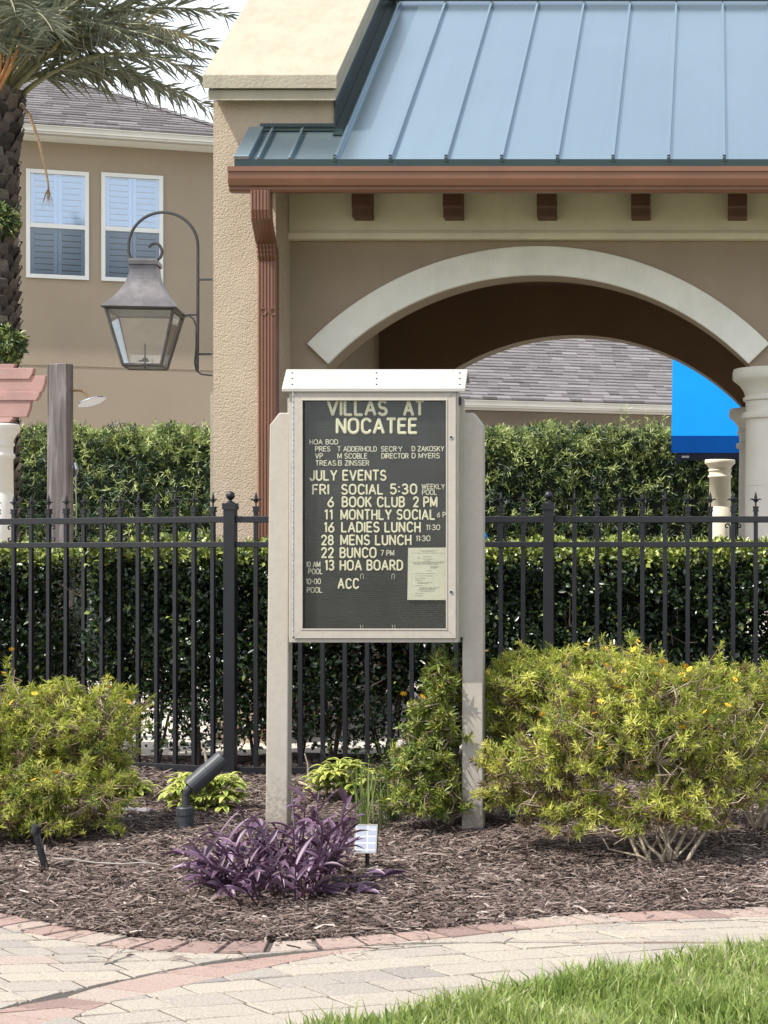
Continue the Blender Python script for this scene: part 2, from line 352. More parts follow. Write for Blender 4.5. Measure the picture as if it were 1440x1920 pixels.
# ------------------------------------------------------------------ mesh building
COL = scene.collection
class MB:
    def __init__(s): s.v = []; s.f = []; s.a = []
    def add(s, vs, fs, val=None):
        o = len(s.v)
        s.v += [tuple(p) for p in vs]
        s.f += [tuple(i + o for i in f) for f in fs]
        s.a += [0.0 if val is None else val] * len(vs)
    def box(s, x0, x1, y0, y1, z0, z1, val=None):
        s.add([(x0,y0,z0),(x1,y0,z0),(x1,y1,z0),(x0,y1,z0),(x0,y0,z1),(x1,y0,z1),(x1,y1,z1),(x0,y1,z1)],
              [(0,3,2,1),(4,5,6,7),(0,1,5,4),(1,2,6,5),(2,3,7,6),(3,0,4,7)], val)
    def obox(s, c, ax, ay, az, val=None):
        c, ax, ay, az = Vector(c), Vector(ax), Vector(ay), Vector(az)
        vs = [c - ax - ay - az, c + ax - ay - az, c + ax + ay - az, c - ax + ay - az, c - ax - ay + az, c + ax - ay + az, c + ax + ay + az, c - ax + ay + az]
        s.add(vs, [(0,3,2,1),(4,5,6,7),(0,1,5,4),(1,2,6,5),(2,3,7,6),(3,0,4,7)], val)
    def prism_x(s, prof, x0, x1):
        """profile of (y, z) points extruded along x"""
        n = len(prof)
        vs = [(x0, y, z) for y, z in prof] + [(x1, y, z) for y, z in prof]
        fs = [(i, (i+1) % n, n + (i+1) % n, n + i) for i in range(n)] + [tuple(range(n))[::-1], tuple(range(n, 2*n))]
        s.add(vs, fs)
    def prism_y(s, prof, y0, y1):
        n = len(prof)
        vs = [(x, y0, z) for x, z in prof] + [(x, y1, z) for x, z in prof]
        fs = [(i, (i+1) % n, n + (i+1) % n, n + i) for i in range(n)] + [tuple(range(n))[::-1], tuple(range(n, 2*n))]
        s.add(vs, fs)
    def tube(s, pts, rad, n=6, val=None, flat=None, up=None):
        pts = [Vector(p) for p in pts]
        if not hasattr(rad, '__len__'): rad = [rad] * len(pts)
        vs, fs = [], []
        d0 = (pts[1] - pts[0]).normalized()
        a = Vector(up) if up else (Vector((0, 0, 1)) if abs(d0.z) < 0.9 else Vector((1, 0, 0)))
        for i, p in enumerate(pts):
            if i == 0: d = pts[1] - pts[0]
            elif i == len(pts) - 1: d = pts[-1] - pts[-2]
            else: d = (pts[i+1] - p).normalized() + (p - pts[i-1]).normalized()
            if d.length < 1e-9: d = d0
            d.normalize()
            if not up: a = (a - d * a.dot(d))
            else: a = Vector(up) - d * Vector(up).dot(d)
            if a.length < 1e-6: a = d.orthogonal()
            a.normalize(); b = d.cross(a)
            for k in range(n):
                t = 2 * math.pi * k / n
                fl = 1.0 if flat is None else flat
                vs.append(p + (a * math.cos(t) * fl + b * math.sin(t)) * rad[i])
        m = len(pts)
        for i in range(m - 1):
            for k in range(n):
                fs.append((i*n+k, i*n+(k+1) % n, (i+1)*n+(k+1) % n, (i+1)*n+k))
        fs.append(tuple(range(n))[::-1]); fs.append(tuple(range((m-1)*n, m*n)))
        s.add(vs, fs, val)
    def lathe(s, c, prof, n=24, val=None):
        """profile of (radius, z) about the vertical axis through c"""
        vs, fs = [], []
        for r, z in prof:
            for k in range(n):
                t = 2 * math.pi * k / n
                vs.append((c[0] + r * math.cos(t), c[1] + r * math.sin(t), c[2] + z))
        for i in range(len(prof) - 1):
            for k in range(n):
                fs.append((i*n+k, i*n+(k+1) % n, (i+1)*n+(k+1) % n, (i+1)*n+k))
        fs.append(tuple(range(n))[::-1]); fs.append(tuple(range((len(prof)-1)*n, len(prof)*n)))
        s.add(vs, fs, val)
    def build(s, name, m, parent=None, smooth=False, bevel=0.0, label=None):
        return mesh_obj(name, np.array(s.v, dtype=np.float64).reshape(-1, 3), s.f, m, parent, np.array(s.a), smooth, bevel, label)

def origin_of(o):
    l = Vector((0, 0, 0))
    while o is not None:
        l += o.location; o = o.parent
    return l

def mesh_obj(name, V, faces, m, parent=None, val=None, smooth=False, bevel=0.0, label=None, loc=None):
    me = bpy.data.meshes.new(name)
    org = origin_of(parent) if parent is not None else (Vector(loc) if loc is not None else Vector((0, 0, 0)))
    V = np.asarray(V, dtype=np.float64) - np.array(org)
    if isinstance(faces, np.ndarray):
        k = faces.shape[1]; nf = faces.shape[0]
        me.vertices.add(len(V)); me.vertices.foreach_set('co', V.astype(np.float32).ravel())
        me.loops.add(nf * k); me.loops.foreach_set('vertex_index', faces.astype(np.int32).ravel())
        me.polygons.add(nf); me.polygons.foreach_set('loop_start', np.arange(0, nf * k, k, dtype=np.int32))
        me.update(calc_edges=True)
    else:
        me.from_pydata([tuple(p) for p in V], [], faces)
    if val is not None:
        at = me.attributes.new('v', 'FLOAT', 'POINT')
        at.data.foreach_set('value', np.asarray(val, dtype=np.float32))
    if smooth: me.polygons.foreach_set('use_smooth', np.ones(len(me.polygons), dtype=bool))
    me.materials.append(m)
    o = bpy.data.objects.new(name, me)
    COL.objects.link(o)
    if parent is not None: o.parent = parent
    elif loc is not None: o.location = loc
    if bevel > 0:
        b = o.modifiers.new('bevel', 'BEVEL'); b.width = bevel; b.segments = 2; b.limit_method = 'ANGLE'; b.angle_limit = R(40)
    if label: o['label'] = label
    return o

def thing(name, label, cat, loc, group=None):
    o = bpy.data.objects.new(name, None)
    o.empty_display_size = 0.2
    COL.objects.link(o); o.location = loc
    o['label'] = label; o['category'] = cat
    if group: o['group'] = group
    return o
def tag(o, label, cat, group=None):
    o['label'] = label; o['category'] = cat
    if group: o['group'] = group
    return o
def struct(o): o['kind'] = 'structure'; return o
def dup(o, parent):
    c = o.copy(); COL.objects.link(c); c.parent = parent
    for ch in list(o.children): dup(ch, c)
    return c

def norm(a): return a / np.maximum(np.linalg.norm(a, axis=-1, keepdims=True), 1e-9)

def leaves(name, Pn, T, N, L, W, val, m, parent, fold=0.25, droop=0.0, loc=None, mid=0.5):
    """many small folded leaves, each two triangles along the midrib"""
    n = len(Pn)
    T = norm(T); S = norm(np.cross(T, N)); N = np.cross(S, T)
    L = np.broadcast_to(L, (n,))[:, None]; W = np.broadcast_to(W, (n,))[:, None]
    V = np.empty((n, 4, 3))
    V[:, 0] = Pn
    V[:, 1] = Pn + T * L * mid + S * W * 0.5 + N * W * fold
    V[:, 2] = Pn + T * L - N * L * droop
    V[:, 3] = Pn + T * L * mid - S * W * 0.5 + N * W * fold
    i = np.arange(n)[:, None] * 4
    Fc = np.concatenate([i + np.array([[0, 1, 2]]), i + np.array([[0, 2, 3]])], 0)
    return mesh_obj(name, V.reshape(-1, 3), Fc, m, parent, np.repeat(val, 4), loc=loc)

def rand_dirs(n): return norm(rng.normal(size=(n, 3)))

# ------------------------------------------------------------------ setting: ground, deck, beds, path, lawn
def sheet(name, m, x0, x1, y0, y1, z, nx=1, ny=1, fz=None):
    xs = np.linspace(x0, x1, nx + 1); ys = np.linspace(y0, y1, ny + 1)
    V = [(x, y, z + (fz(x, y) if fz else 0)) for y in ys for x in xs]
    Fs = [(j*(nx+1)+i, j*(nx+1)+i+1, (j+1)*(nx+1)+i+1, (j+1)*(nx+1)+i) for j in range(ny) for i in range(nx)]
    return struct(mesh_obj(name, V, Fs, m, smooth=fz is not None))
sheet('ground', M['ground'], -400, 400, -300, 900, -0.06)
sheet('pool_deck', M['deck'], -14, 14, 13.55, 40, 0.0)

def curve_fn(pix, z=0.0):
    """ground curve y(x) through photo pixels"""
    pts = [G(px, py, z) for px, py in pix]
    xs = np.array([p.x for p in pts]); ys = np.array([p.y for p in pts])
    def fn(x):
        return np.interp(x, xs, ys)
    xd = np.linspace(xs[0], xs[-1], 400); yd = fn(xd)
    k = np.ones(21) / 21
    yp = np.convolve(np.pad(yd, 10, mode='edge'), k, mode='valid')
    return lambda x: np.interp(x, xd, yp)
edgeA = curve_fn([(-900,1600),(-300,1672),(-100,1695),(0,1713),(60,1723),(110,1735),(170,1747),(240,1756),(350,1765),(450,1767),(560,1764),(640,1758),(740,1749),(830,1741),(900,1733),(1000,1722),(1100,1714),(1200,1709),(1300,1705),(1440,1702),(1700,1690),(2200,1660)])
WA = 0.20
edgeA2 = lambda x: edgeA(x) - WA
_B = curve_fn([(-900,2150),(-300,1985),(0,1889),(60,1875),(120,1859),(185,1845),(300,1822),(400,1801),(470,1790),(540,1783),(640,1776),(760,1766)])
_B2 = curve_fn([(-900,2230),(-300,2050),(0,1942),(60,1922),(150,1893),(220,1874),(310,1854),(400,1834),(470,1818),(540,1805),(640,1786),(760,1767)])
edgeB = lambda x: np.minimum(_B(x), edgeA2(x))
edgeB2 = lambda x: np.minimum(_B2(x), edgeA2(x))
lawnE = curve_fn([(-400,2400),(300,2060),(560,1965),(700,1930),(800,1912),(900,1890),(1000,1866),(1100,1847),(1200,1831),(1300,1815),(1440,1798),(1700,1775),(2200,1750)])

def clip_poly(poly, g):
    out = []
    n = len(poly)
    for i in range(n):
        a, b = poly[i], poly[(i + 1) % n]
        ga, gb = g(*a), g(*b)
        if ga >= 0: out.append(a)
        if (ga >= 0) != (gb >= 0):
            t = ga / (ga - gb)
            out.append((a[0] + (b[0] - a[0]) * t, a[1] + (b[1] - a[1]) * t))
    return out
def area(p):
    return 0.5 * sum(p[i][0] * p[(i+1) % len(p)][1] - p[(i+1) % len(p)][0] * p[i][1] for i in range(len(p)))
def brick(mb, poly, ztop, val):
    """one paver with a small chamfer, its top tilted by a hair"""
    if len(poly) < 3 or abs(area(poly)) < 0.0001: return
    if area(poly) < 0: poly = poly[::-1]
    cx = sum(p[0] for p in poly) / len(poly); cy = sum(p[1] for p in poly) / len(poly)
    tx, ty = random.uniform(-.018, .018), random.uniform(-.018, .018)
    dz = random.uniform(-.002, .002)
    def ins(p, d):
        l = math.hypot(p[0] - cx, p[1] - cy) + 1e-6
        k = max(0.2, 1 - d / l)
        return cx + (p[0] - cx) * k, cy + (p[1] - cy) * k
    n = len(poly)
    o1 = [ins(p, random.uniform(.005, .008)) for p in poly]; o2 = [(a[0] + (cx - a[0]) * .035, a[1] + (cy - a[1]) * .035) for a in o1]
    zt = lambda p: ztop + dz + (p[0] - cx) * tx + (p[1] - cy) * ty
    vs = [(p[0], p[1], ztop - .05) for p in o1] + [(p[0], p[1], zt(p) - .005) for p in o1] + [(p[0], p[1], zt(p)) for p in o2]
    fs = [(i, (i+1) % n, n + (i+1) % n, n + i) for i in range(n)] + [(n + i, n + (i+1) % n, 2*n + (i+1) % n, 2*n + i) for i in range(n)] + [tuple(range(2*n, 3*n))]
    mb.add(vs, fs, val)

def field(mb, ang, x0, x1, y0, y1, tests, ztop, row=0.185, cross=R(131), lens=(0.15, 0.15, 0.215, 0.215, 0.27)):
    ca, sa = math.cos(ang), math.sin(ang)
    cc, sc_ = math.cos(cross), math.sin(cross)
    cx, cy = (x0 + x1) / 2, (y0 + y1) / 2
    Rr = math.hypot(x1 - x0, y1 - y0) * .8
    v = -Rr
    while v < Rr:
        u = -Rr - random.random() * 0.3 + v * .3
        while u < Rr + v * .3:
            l = random.choice(lens)
            poly = [(u, v), (u + l, v), (u + l, v + row), (u, v + row)]
            poly = [(cx + a * ca + b * cc, cy + a * sa + b * sc_) for a, b in poly]
            for g in tests:
                if len(poly) >= 3: poly = clip_poly(poly, g)
            brick(mb, poly, ztop, min(1, max(0, random.gauss(0.55, 0.24))))
            u += l
        v += row
pf = MB()
field(pf, R(19), -4.2, 3.2, 4.0, 8.4, [lambda x, y: edgeB2(x) - 0.004 - y, lambda x, y: y - (lawnE(x) - 0.25), lambda x, y: y - 3.9], 0.0)
field(pf, R(8), -4.2, -0.6, 4.0, 8.6, [lambda x, y: edgeA2(x) - 0.004 - y, lambda x, y: y - edgeB(x) - 0.001, lambda x, y: y - 3.9], 0.0, 0.172)
struct(pf.build('paver_path', M['paver']))
pr = MB()
def border(mb, e0, e1, x0, x1, step, minw=0.03, sk=.085):
    x = x0
    while x < x1:
        sl = (float(e0(x + .05)) - float(e0(x - .05))) / .1
        dx = step * random.uniform(0.94, 1.06) / math.sqrt(1 + sl * sl)
        def pt(xx, e0=e0, e1=e1):
            # outer point on e0, inner point perpendicular on e1
            s = (float(e0(xx + .06)) - float(e0(xx - .06))) / .12
            nx, ny = s / math.sqrt(1 + s*s), -1 / math.sqrt(1 + s*s)
            y = float(e0(xx))
            wd = abs(y - float(e1(xx))) / math.sqrt(1 + s*s)
            return (xx, y), (xx + nx * wd + .085, float(e1(xx + nx * wd + .085))), wd
        def ptk(xx):
            sk = .10 * min(1, max(0, (xx + 1.7) / 1.4))
            o_, i_, wd = pt(xx); q = i_[0] - .085 + sk
            return o_, (q, float(e1(q))), wd
        a0, a1, wa = ptk(x + .005); b0, b1, wb = ptk(x + dx - .005)
        if min(wa, wb) > minw:
            brick(mb, [a0, b0, b1, a1], 0.003, min(1, max(0, random.gauss(0.5, 0.36))))
        x += dx
border(pr, edgeA, edgeA2, -3.9, 3.2, 0.148)
field(pr, R(22), -4.2, -0.9, 4.6, 8.2, [lambda x, y: edgeB(x) - 0.004 - y, lambda x, y: y - edgeB2(x) - 0.004], 0.0, .60, R(160), (.20, .23))
struct(pr.build('paver_border', M['paver_red']))
# bedding sand under the pavers
xs = np.linspace(-4.6, 3.6, 60)
sheet('joint_sand', M['joint_sand'], -4.6, 3.6, 3.5, 9.0, -0.005)
# lawn soil
Vs, Fs = [], []
for x in xs:
    Vs += [(x, 3.2, 0.006), (x, max(3.3, float(lawnE(x)) - 0.01), 0.006)]
Fs = [(2*i, 2*i+2, 2*i+3, 2*i+1) for i in range(len(xs) - 1)]
struct(mesh_obj('lawn', Vs, Fs, M['soil_green']))
# mulch bed: gentle mound behind its curved edge
def mulch_z(x, y):
    d = np.clip((y - edgeA(x)) / 0.5, 0, 1)
    return -0.012 + 0.010 * d + 0.012 * np.sin(x * 3.1 + y * 1.7) * d + 0.008 * np.sin(x * 7.3 - y * 5.1) * d
Vs, Fs = [], []
ts = np.linspace(0, 1, 60) ** 1.3
xm = np.linspace(-6.5, 4.0, 130)
for x in xm:
    e = float(edgeA(x)) + 0.004
    for t in ts:
        y = e + (13.6 - e) * t
        Vs.append((x, y, float(mulch_z(x, y)) + 0.004))
k = len(ts)
Fs = [(i*k+j, (i+1)*k+j, (i+1)*k+j+1, i*k+j+1) for i in range(len(xm) - 1) for j in range(k - 1)]
struct(mesh_obj('mulch_bed', Vs, Fs, M['mulch_base'], smooth=True))

def mulch_chips(n):
    # denser towards the camera
    y = 6.6 + (13.3 - 6.6) * rng.random(n) ** 1.5
    u_ = rng.random(n)
    x = np.where(rng.random(n) < .78, (-1480 + 1700 * u_) / F * y, np.where(u_ < .5, -1480 / F * y - 2.0 * rng.random(n), 220 / F * y + 2.0 * rng.random(n)))
    k = y > edgeA(x) - 0.02 * rng.random(n) - .5 * (rng.random(n) < .035) * rng.random(n) ** 3
    x, y = x[k], y[k]; n = len(x)
    z = np.maximum(mulch_z(x, y), np.where(y < edgeA(x), .002, -1)) + 0.006 + np.where(y < edgeA(x), .002, 0.026) * rng.random(n)
    a = rng.random(n) * 2 * math.pi
    tilt = rng.normal(0, 0.24, n)
    a = np.where(rng.random(n) < .5, rng.normal(0.1, .5, n), a)
    T = np.stack([np.cos(a) * np.cos(tilt), np.sin(a) * np.cos(tilt), np.sin(tilt)], 1)
    N = norm(np.stack([rng.normal(0, .5, n), rng.normal(0, .5, n), np.ones(n)], 1))
    S = norm(np.cross(T, N)); N = np.cross(S, T)
    L = (0.010 + 0.042 * rng.random(n) ** 2.0)[:, None]; W = (0.0025 + 0.0055 * rng.random(n) ** 1.8)[:, None]
    big = rng.random(n) < 0.02
    L[big] *= 1.8; W[big] *= 1.7
    C = np.stack([x, y, z], 1)
    V = np.empty((n, 6, 3))
    sk = rng.normal(0, .2, (n, 1))
    V[:, 0] = C - T*L - S*W*0.7; V[:, 1] = C + N*W*.6 + S*W; V[:, 2] = C + T*L*(1+sk) - S*W*.4
    V[:, 3] = C + T*L*(1-sk) + S*W*.6; V[:, 4] = C + N*W*.6 - S*W*.0 + N*W*.3; V[:, 5] = C - T*L + S*W*0.7
    i = np.arange(n)[:, None] * 6
    Fc = np.concatenate([i + np.array([[0, 4, 1, 5]]), i + np.array([[4, 2, 3, 1]])], 0)
    o = mesh_obj('mulch', V.reshape(-1, 3), Fc, M['mulch'], None, np.repeat(np.clip(rng.beta(2.0, 2.4, n), 0, 1), 6))
    o['kind'] = 'stuff'
    return o
mulch_chips(195000)

def grass_blades(n):
    y = 4.6 + 2.9 * rng.random(n)
    x = -2.6 + 4.0 * rng.random(n)
    k = (y < lawnE(x) + 0.02 * rng.random(n)) & (x > -900 / F * y) & (x < 240 / F * y + 1.0 * rng.random(n) ** .5)
    x, y = x[k], y[k]; n = len(x)
    h = (0.040 + 0.055 * rng.random(n)) * (1 + .25 * np.sin(x * 8 + 2 * np.sin(y * 9))) + 0.04 * (rng.random(n) < 0.05)
    a = rng.random(n) * 2 * math.pi
    lean = 0.15 + 0.75 * rng.random(n) ** 1.5
    dx, dy = np.cos(a), np.sin(a)
    b = rng.random(n) * math.pi
    S = np.stack([np.cos(b), np.sin(b), np.zeros(n)], 1)
    W = (0.0018 + 0.0034 * rng.random(n) ** 1.6)[:, None]
    C = np.stack([x, y, np.full(n, 0.004)], 1)
    out = np.stack([dx, dy, np.zeros(n)], 1); up = np.array([[0, 0, 1.0]])
    h = h[:, None]; lean = lean[:, None]
    p1 = C + up * h * .55 + out * h * lean * .25
    p2 = C + up * h * (1 - .25 * lean) + out * h * lean * .9
    V = np.stack([C - S*W, C + S*W, p1 - S*W, p1 + S*W, p2], 1)
    i = np.arange(n)[:, None] * 5
    Fc = np.concatenate([i + np.array([[0, 1, 3]]), i + np.array([[0, 3, 2]]), i + np.array([[2, 3, 4]])], 0)
    o = mesh_obj('grass', V.reshape(-1, 3), Fc, M['grass'], None, np.repeat(np.clip(rng.beta(2.4, 2.0, n) + .10 * np.sin(x * 5.1 + 2 * np.sin(y * 4.3)) + .06 * np.sin(x * 17 + y * 13), 0, 1), 5))
    o['kind'] = 'stuff'
mulch_seed = None
grass_blades(130000)

# ------------------------------------------------------------------ pavilion
WD, PD, BD, ED, RD = 14.95, 14.45, 18.9, 13.95, 16.85       # depth of wall, pillar, back wall, eave, ridge
SL = 0.729
ZE = Z(300, ED)
roof_z = lambda y: ZE + SL * (y - ED) if y <= RD else ZE + SL * (2 * RD - ED - y)
XL = X(400, PD)
XR = X(2330, WD)
pav = thing('pavilion', 'tan stucco pavilion with green metal roof, brown gutter and pale arched opening', 'pavilion', (X(1010, WD), WD, 0))
xc1, Rin, zc = X(1010, WD), 549 * WD / F, Z(1066, WD)
Rout = 603 * WD / F
zs = Z(690, WD)
half = math.sqrt(Rin**2 - (zs - zc)**2)
xcol = xc1 + half + 0.215
xc2 = xcol + 0.215 + half
def arch_wall(mb, y0, y1, x0, x1, ztop, arches, lintels):
    xs = {x0, x1}
    for c in arches:
        for i in range(49): xs.add(c + half * math.cos(math.pi * i / 48))
        xs.add(c - half - 1e-4); xs.add(c + half + 1e-4)
    for a, b in lintels: xs |= {a, b}
    xs = sorted(x for x in xs if x0 - 1e-6 <= x <= x1 + 1e-6)
    def zb(x):
        for c in arches:
            if abs(x - c) <= half + 5e-5:
                return zc + math.sqrt(max(0, Rin**2 - (x - c)**2))
        for a, b in lintels:
            if a - 2e-4 <= x <= b + 2e-4: return zs
        return 0.0
    for a, b in zip(xs[:-1], xs[1:]):
        xm_ = (a + b) / 2
        if b - a < 3e-4: continue
        inside = any(abs(xm_ - c) < half for c in arches)
        lint = any(p <= xm_ <= q for p, q in lintels)
        za, zb_ = (zb(a), zb(b)) if inside else ((zs, zs) if lint else (0.0, 0.0))
        mb.add([(a, y0, za), (b, y0, zb_), (b, y0, ztop), (a, y0, ztop), (a, y1, za), (b, y1, zb_), (b, y1, ztop), (a, y1, ztop)],
               [(0, 1, 2, 3), (5, 4, 7, 6), (0, 4, 5, 1), (2, 6, 7, 3)])
    for c in arches:      # jambs down to the ground where the wall is solid
        for sgn in (-1, 1):
            x = c + sgn * half
            if not any(a - 1e-2 <= x <= b + 1e-2 for a, b in lintels):
                mb.add([(x, y0, 0), (x, y1, 0), (x, y1, zs), (x, y0, zs)], [(0, 1, 2, 3)])
LZ = Z(362, 14.6)
lint = [(xc1 + half, xc2 - half)]
mb = MB()
arch_wall(mb, WD, WD + 0.30, X(500, WD), XR, LZ + 0.05, [xc1, xc2], lint)
mb.build('wall', M['stucco'], pav)
mb = MB()
arch_wall(mb, BD, BD + 0.30, X(500, WD), XR, LZ + 0.05, [xc1, xc2], lint)
mb.build('rear_wall', M['stucco'], pav)
# passage lining, its shade put into the dark brown: inner faces of both walls, ceiling, end wall
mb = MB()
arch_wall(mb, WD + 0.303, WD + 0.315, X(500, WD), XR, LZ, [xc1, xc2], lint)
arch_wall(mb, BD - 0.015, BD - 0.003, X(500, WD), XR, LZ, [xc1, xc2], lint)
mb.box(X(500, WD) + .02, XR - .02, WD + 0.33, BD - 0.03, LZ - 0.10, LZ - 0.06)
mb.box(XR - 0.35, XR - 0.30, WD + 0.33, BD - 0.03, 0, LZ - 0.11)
mb.build('passage_shade_lining', M['interior'], pav)
# left end wall (the pillar seen from the front) and its low plinth
mb = MB()
_g = Z(188, PD)
mb.prism_x([(PD, 0), (PD, _g), (RD, _g + SL * (RD - PD)), (2*RD - PD, _g), (2*RD - PD, 0)], XL, X(517, PD))
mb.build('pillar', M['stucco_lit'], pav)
mb = MB()
mb.box(X(393, PD), XL - 0.002, PD + 0.02, BD + .2, 0, Z(735, PD))
mb.build('plinth', M['coping'], pav)
# gable parapet rising above the roof
gx0, gx1 = X(517, PD) - .01, X(626, PD)
ft = 5.02
prof = [(PD + .0005, 4.6), (PD + .0005, Z(188, PD) - .001), (RD, Z(188, PD) + SL * (RD - PD) - .001), (2*RD - PD - .001, Z(188, PD) - .001), (2*RD - PD - .001, 4.6)]
mb = MB(); mb.prism_x(prof, gx0, gx1)
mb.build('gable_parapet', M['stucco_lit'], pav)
def coping_prof(yf, z0, z1):
    return [(yf, z0), (yf, z1), (RD, z1 + SL * (RD - yf)), (2*RD - yf, z1), (2*RD - yf, z0), (RD, z0 + SL * (RD - yf))]
mb = MB()
cy = PD - 0.16
mb.prism_x(coping_prof(cy, Z(166, cy), Z(140, cy)), X(380, cy), X(632, cy))
mb.prism_x(coping_prof(cy + .03, Z(187, cy), Z(166, cy) - .003), X(388, cy), X(628, cy))
mb.build('coping', M['coping'], pav, bevel=0.006)
# dark metal up the side of the parapet
mb = MB()
fx = gx1 + 0.004
h0, h1 = 0.02, 0.40
mb.add([(fx, PD - .02, roof_z(PD) + .0), (fx, PD - .02, roof_z(PD) + .27), (fx, RD, roof_z(RD) + .36), (fx, RD, roof_z(RD)),
        (fx + .012, PD - .02, roof_z(PD)), (fx + .012, PD - .02, roof_z(PD) + .27), (fx + .012, RD, roof_z(RD) + .36), (fx + .012, RD, roof_z(RD))],
       [(0, 1, 2, 3), (7, 6, 5, 4), (1, 5, 6, 2), (0, 4, 5, 1)])
# flat flashing on the roof beside the wall and in front of it
def on_roof(x, y, h): return (x, y - h * SL / math.sqrt(1 + SL*SL), roof_z(y) + h / math.sqrt(1 + SL*SL))
def roof_slab(mb, x0, x1, y0, y1, h0, h1):
    vs = [on_roof(x, y, h) for h in (h0, h1) for x, y in ((x0, y0), (x1, y0), (x1, y1), (x0, y1))]
    mb.add(vs, [(0,3,2,1),(4,5,6,7),(0,1,5,4),(1,2,6,5),(2,3,7,6),(3,0,4,7)])
roof_slab(mb, fx + .014, fx + 0.085, PD - 0.13, RD - .02, 0.004, 0.012)
roof_slab(mb, X(458, ED), fx + .085, PD - 0.065, PD - 0.004, 0.004, 0.014)
mb.box(X(458, ED), fx + .01, PD - .012, PD - .003, roof_z(PD) + .0, roof_z(PD) + .035)
mb.build('flashing', M['roof_dark'], pav)
# roof: panels with raised seams
mb = MB()
x_end = XR + 0.3
xl = X(442, ED)
roof_slab(mb, xl, x_end, ED - 0.03, RD, -0.05, 0.0)
yr = 19.4
vs = [(xl, RD, roof_z(RD)), (x_end, RD, roof_z(RD)), (x_end, yr, roof_z(yr)), (xl, yr, roof_z(yr))]
mb.add(vs, [(0, 1, 2, 3)])
seam = X(1358, ED)
k = -12
while seam + k * 0.4267 < x_end:
    sx = seam + k * 0.4267
    if sx > X(630, ED):
        roof_slab(mb, sx - .009, sx + .009, ED - 0.03, RD - .03, 0.0, 0.042)
        roof_slab(mb, sx - .022, sx + .022, ED - 0.03, RD - .03, 0.0, 0.006)
    k += 1
for px in (487, 545):
    roof_slab(mb, X(px, ED) - .009, X(px, ED) + .009, ED - .03, PD - .07, 0.0, 0.042)
roof_slab(mb, xl, X(470, ED), ED - 0.03, PD - .07, 0.001, 0.05)
mb.build('roof', M['roof_metal'], pav, bevel=0.003)
mb = MB()
mb.box(xl + .001, x_end, ED - 0.045, ED - 0.034, ZE - .115, ZE - .003)
k = -8
while seam + k * 0.4267 < x_end:
    sx = seam + k * 0.4267
    if sx > X(630, ED): mb.box(sx - .012, sx + .012, ED - .052, ED - .046, ZE - .02, ZE + .03)
    k += 1
roof_slab(mb, gx1 + .02, x_end, RD - .10, RD, 0.043, 0.055)
mb.build('drip_edge', M['roof_dark'], pav)
ZF = Z(361, WD - .06)
# gutter, K profile
gy = ED - 0.02
zt, zb = Z(312, gy - .12), Z(357, gy - .12)
H = zt - zb
gp = [(gy, zb), (gy - .075, zb), (gy - .085, zb + .018), (gy - .085, zb + .03), (gy - .105, zb + .045), (gy - .118, zb + H * .5), (gy - .122, zb + H * .78), (gy - .130, zb + H * .80),
      (gy - .130, zt), (gy - .118, zt), (gy - .110, zt - .012), (gy, zt - .012)]
mb = MB(); mb.prism_x(gp, X(427, gy - .12), x_end)
mb.build('gutter', M['brown'], pav)
mb = MB()
mb.box(X(452, 14.0), x_end, gy + .002, WD - .004, ZF, ZF + .02)
mb.build('soffit', M['brown_dark'], pav)
# frieze and its moulding
mb = MB()
fx0 = X(517, PD) + .002
mb.box(fx0, XR, WD - .06, WD - .003, Z(437, WD - .06), ZF - .002)
mb.build('frieze', M['cream'], pav)
mb = MB()
zf = Z(448, WD - .09)
mb.prism_x([(WD - .062, Z(431, WD - .09)), (WD - .075, Z(432, WD - .09)), (WD - .08, Z(436, WD - .09)), (WD - .10, Z(437, WD - .09)), (WD - .10, zf), (WD - .003, zf), (WD - .003, zf + .002), (WD - .062, zf + .004)], fx0, XR)
mb.build('moulding', M['cream'], pav)
# brackets
yb0 = WD - .20
bz1, bz0 = ZF - .003, Z(406, yb0)
bprof = [(WD - .062, bz1), (yb0, bz1), (yb0, bz0 + .085), (yb0 + .018, bz0 + .075), (yb0 + .022, bz0 + .045), (yb0 + .025, bz0 + .012), (yb0 + .03, bz0), (WD - .062, bz0 - .01)]
bpx = [507, 677, 848, 1024, 1201, 1383]
bw = 0.156
b0 = None
for i, px in enumerate(bpx + [1561, 1739]):
    xx = X(px, yb0)
    if b0 is None:
        mb = MB(); mb.prism_x(bprof, xx - bw/2, xx + bw/2)
        b0 = mb.build('bracket', M['brown_dark'], pav, bevel=0.006); b0x = xx
    else:
        c = b0.copy(); COL.objects.link(c); c.parent = pav; c.location.x = xx - b0x
# arch trims
def ring(mb, cx, cyy0, cyy1, r0, r1, a0, a1, n=64):
    vs, fs = [], []
    for i in range(n + 1):
        a = a0 + (a1 - a0) * i / n
        for y in (cyy0, cyy1):
            for r in (r0, r1):
                vs.append((cx + r * math.cos(a), y, zc + r * math.sin(a)))
    for i in range(n):
        o = 4 * i
        fs += [(o, o+1, o+5, o+4), (o+2, o+6, o+7, o+3), (o, o+4, o+6, o+2), (o+1, o+3, o+7, o+5)]
    fs += [(0, 2, 3, 1), (4*n, 4*n+1, 4*n+3, 4*n+2)]
    mb.add(vs, fs)
for c in (xc1, xc2):
    mb = MB(); ring(mb, c, WD - .055, WD - .002, Rin - .001, Rout, R(44.2), R(135.8))
    mb.build('arch_trim', M['trim'], pav, bevel=0.008)
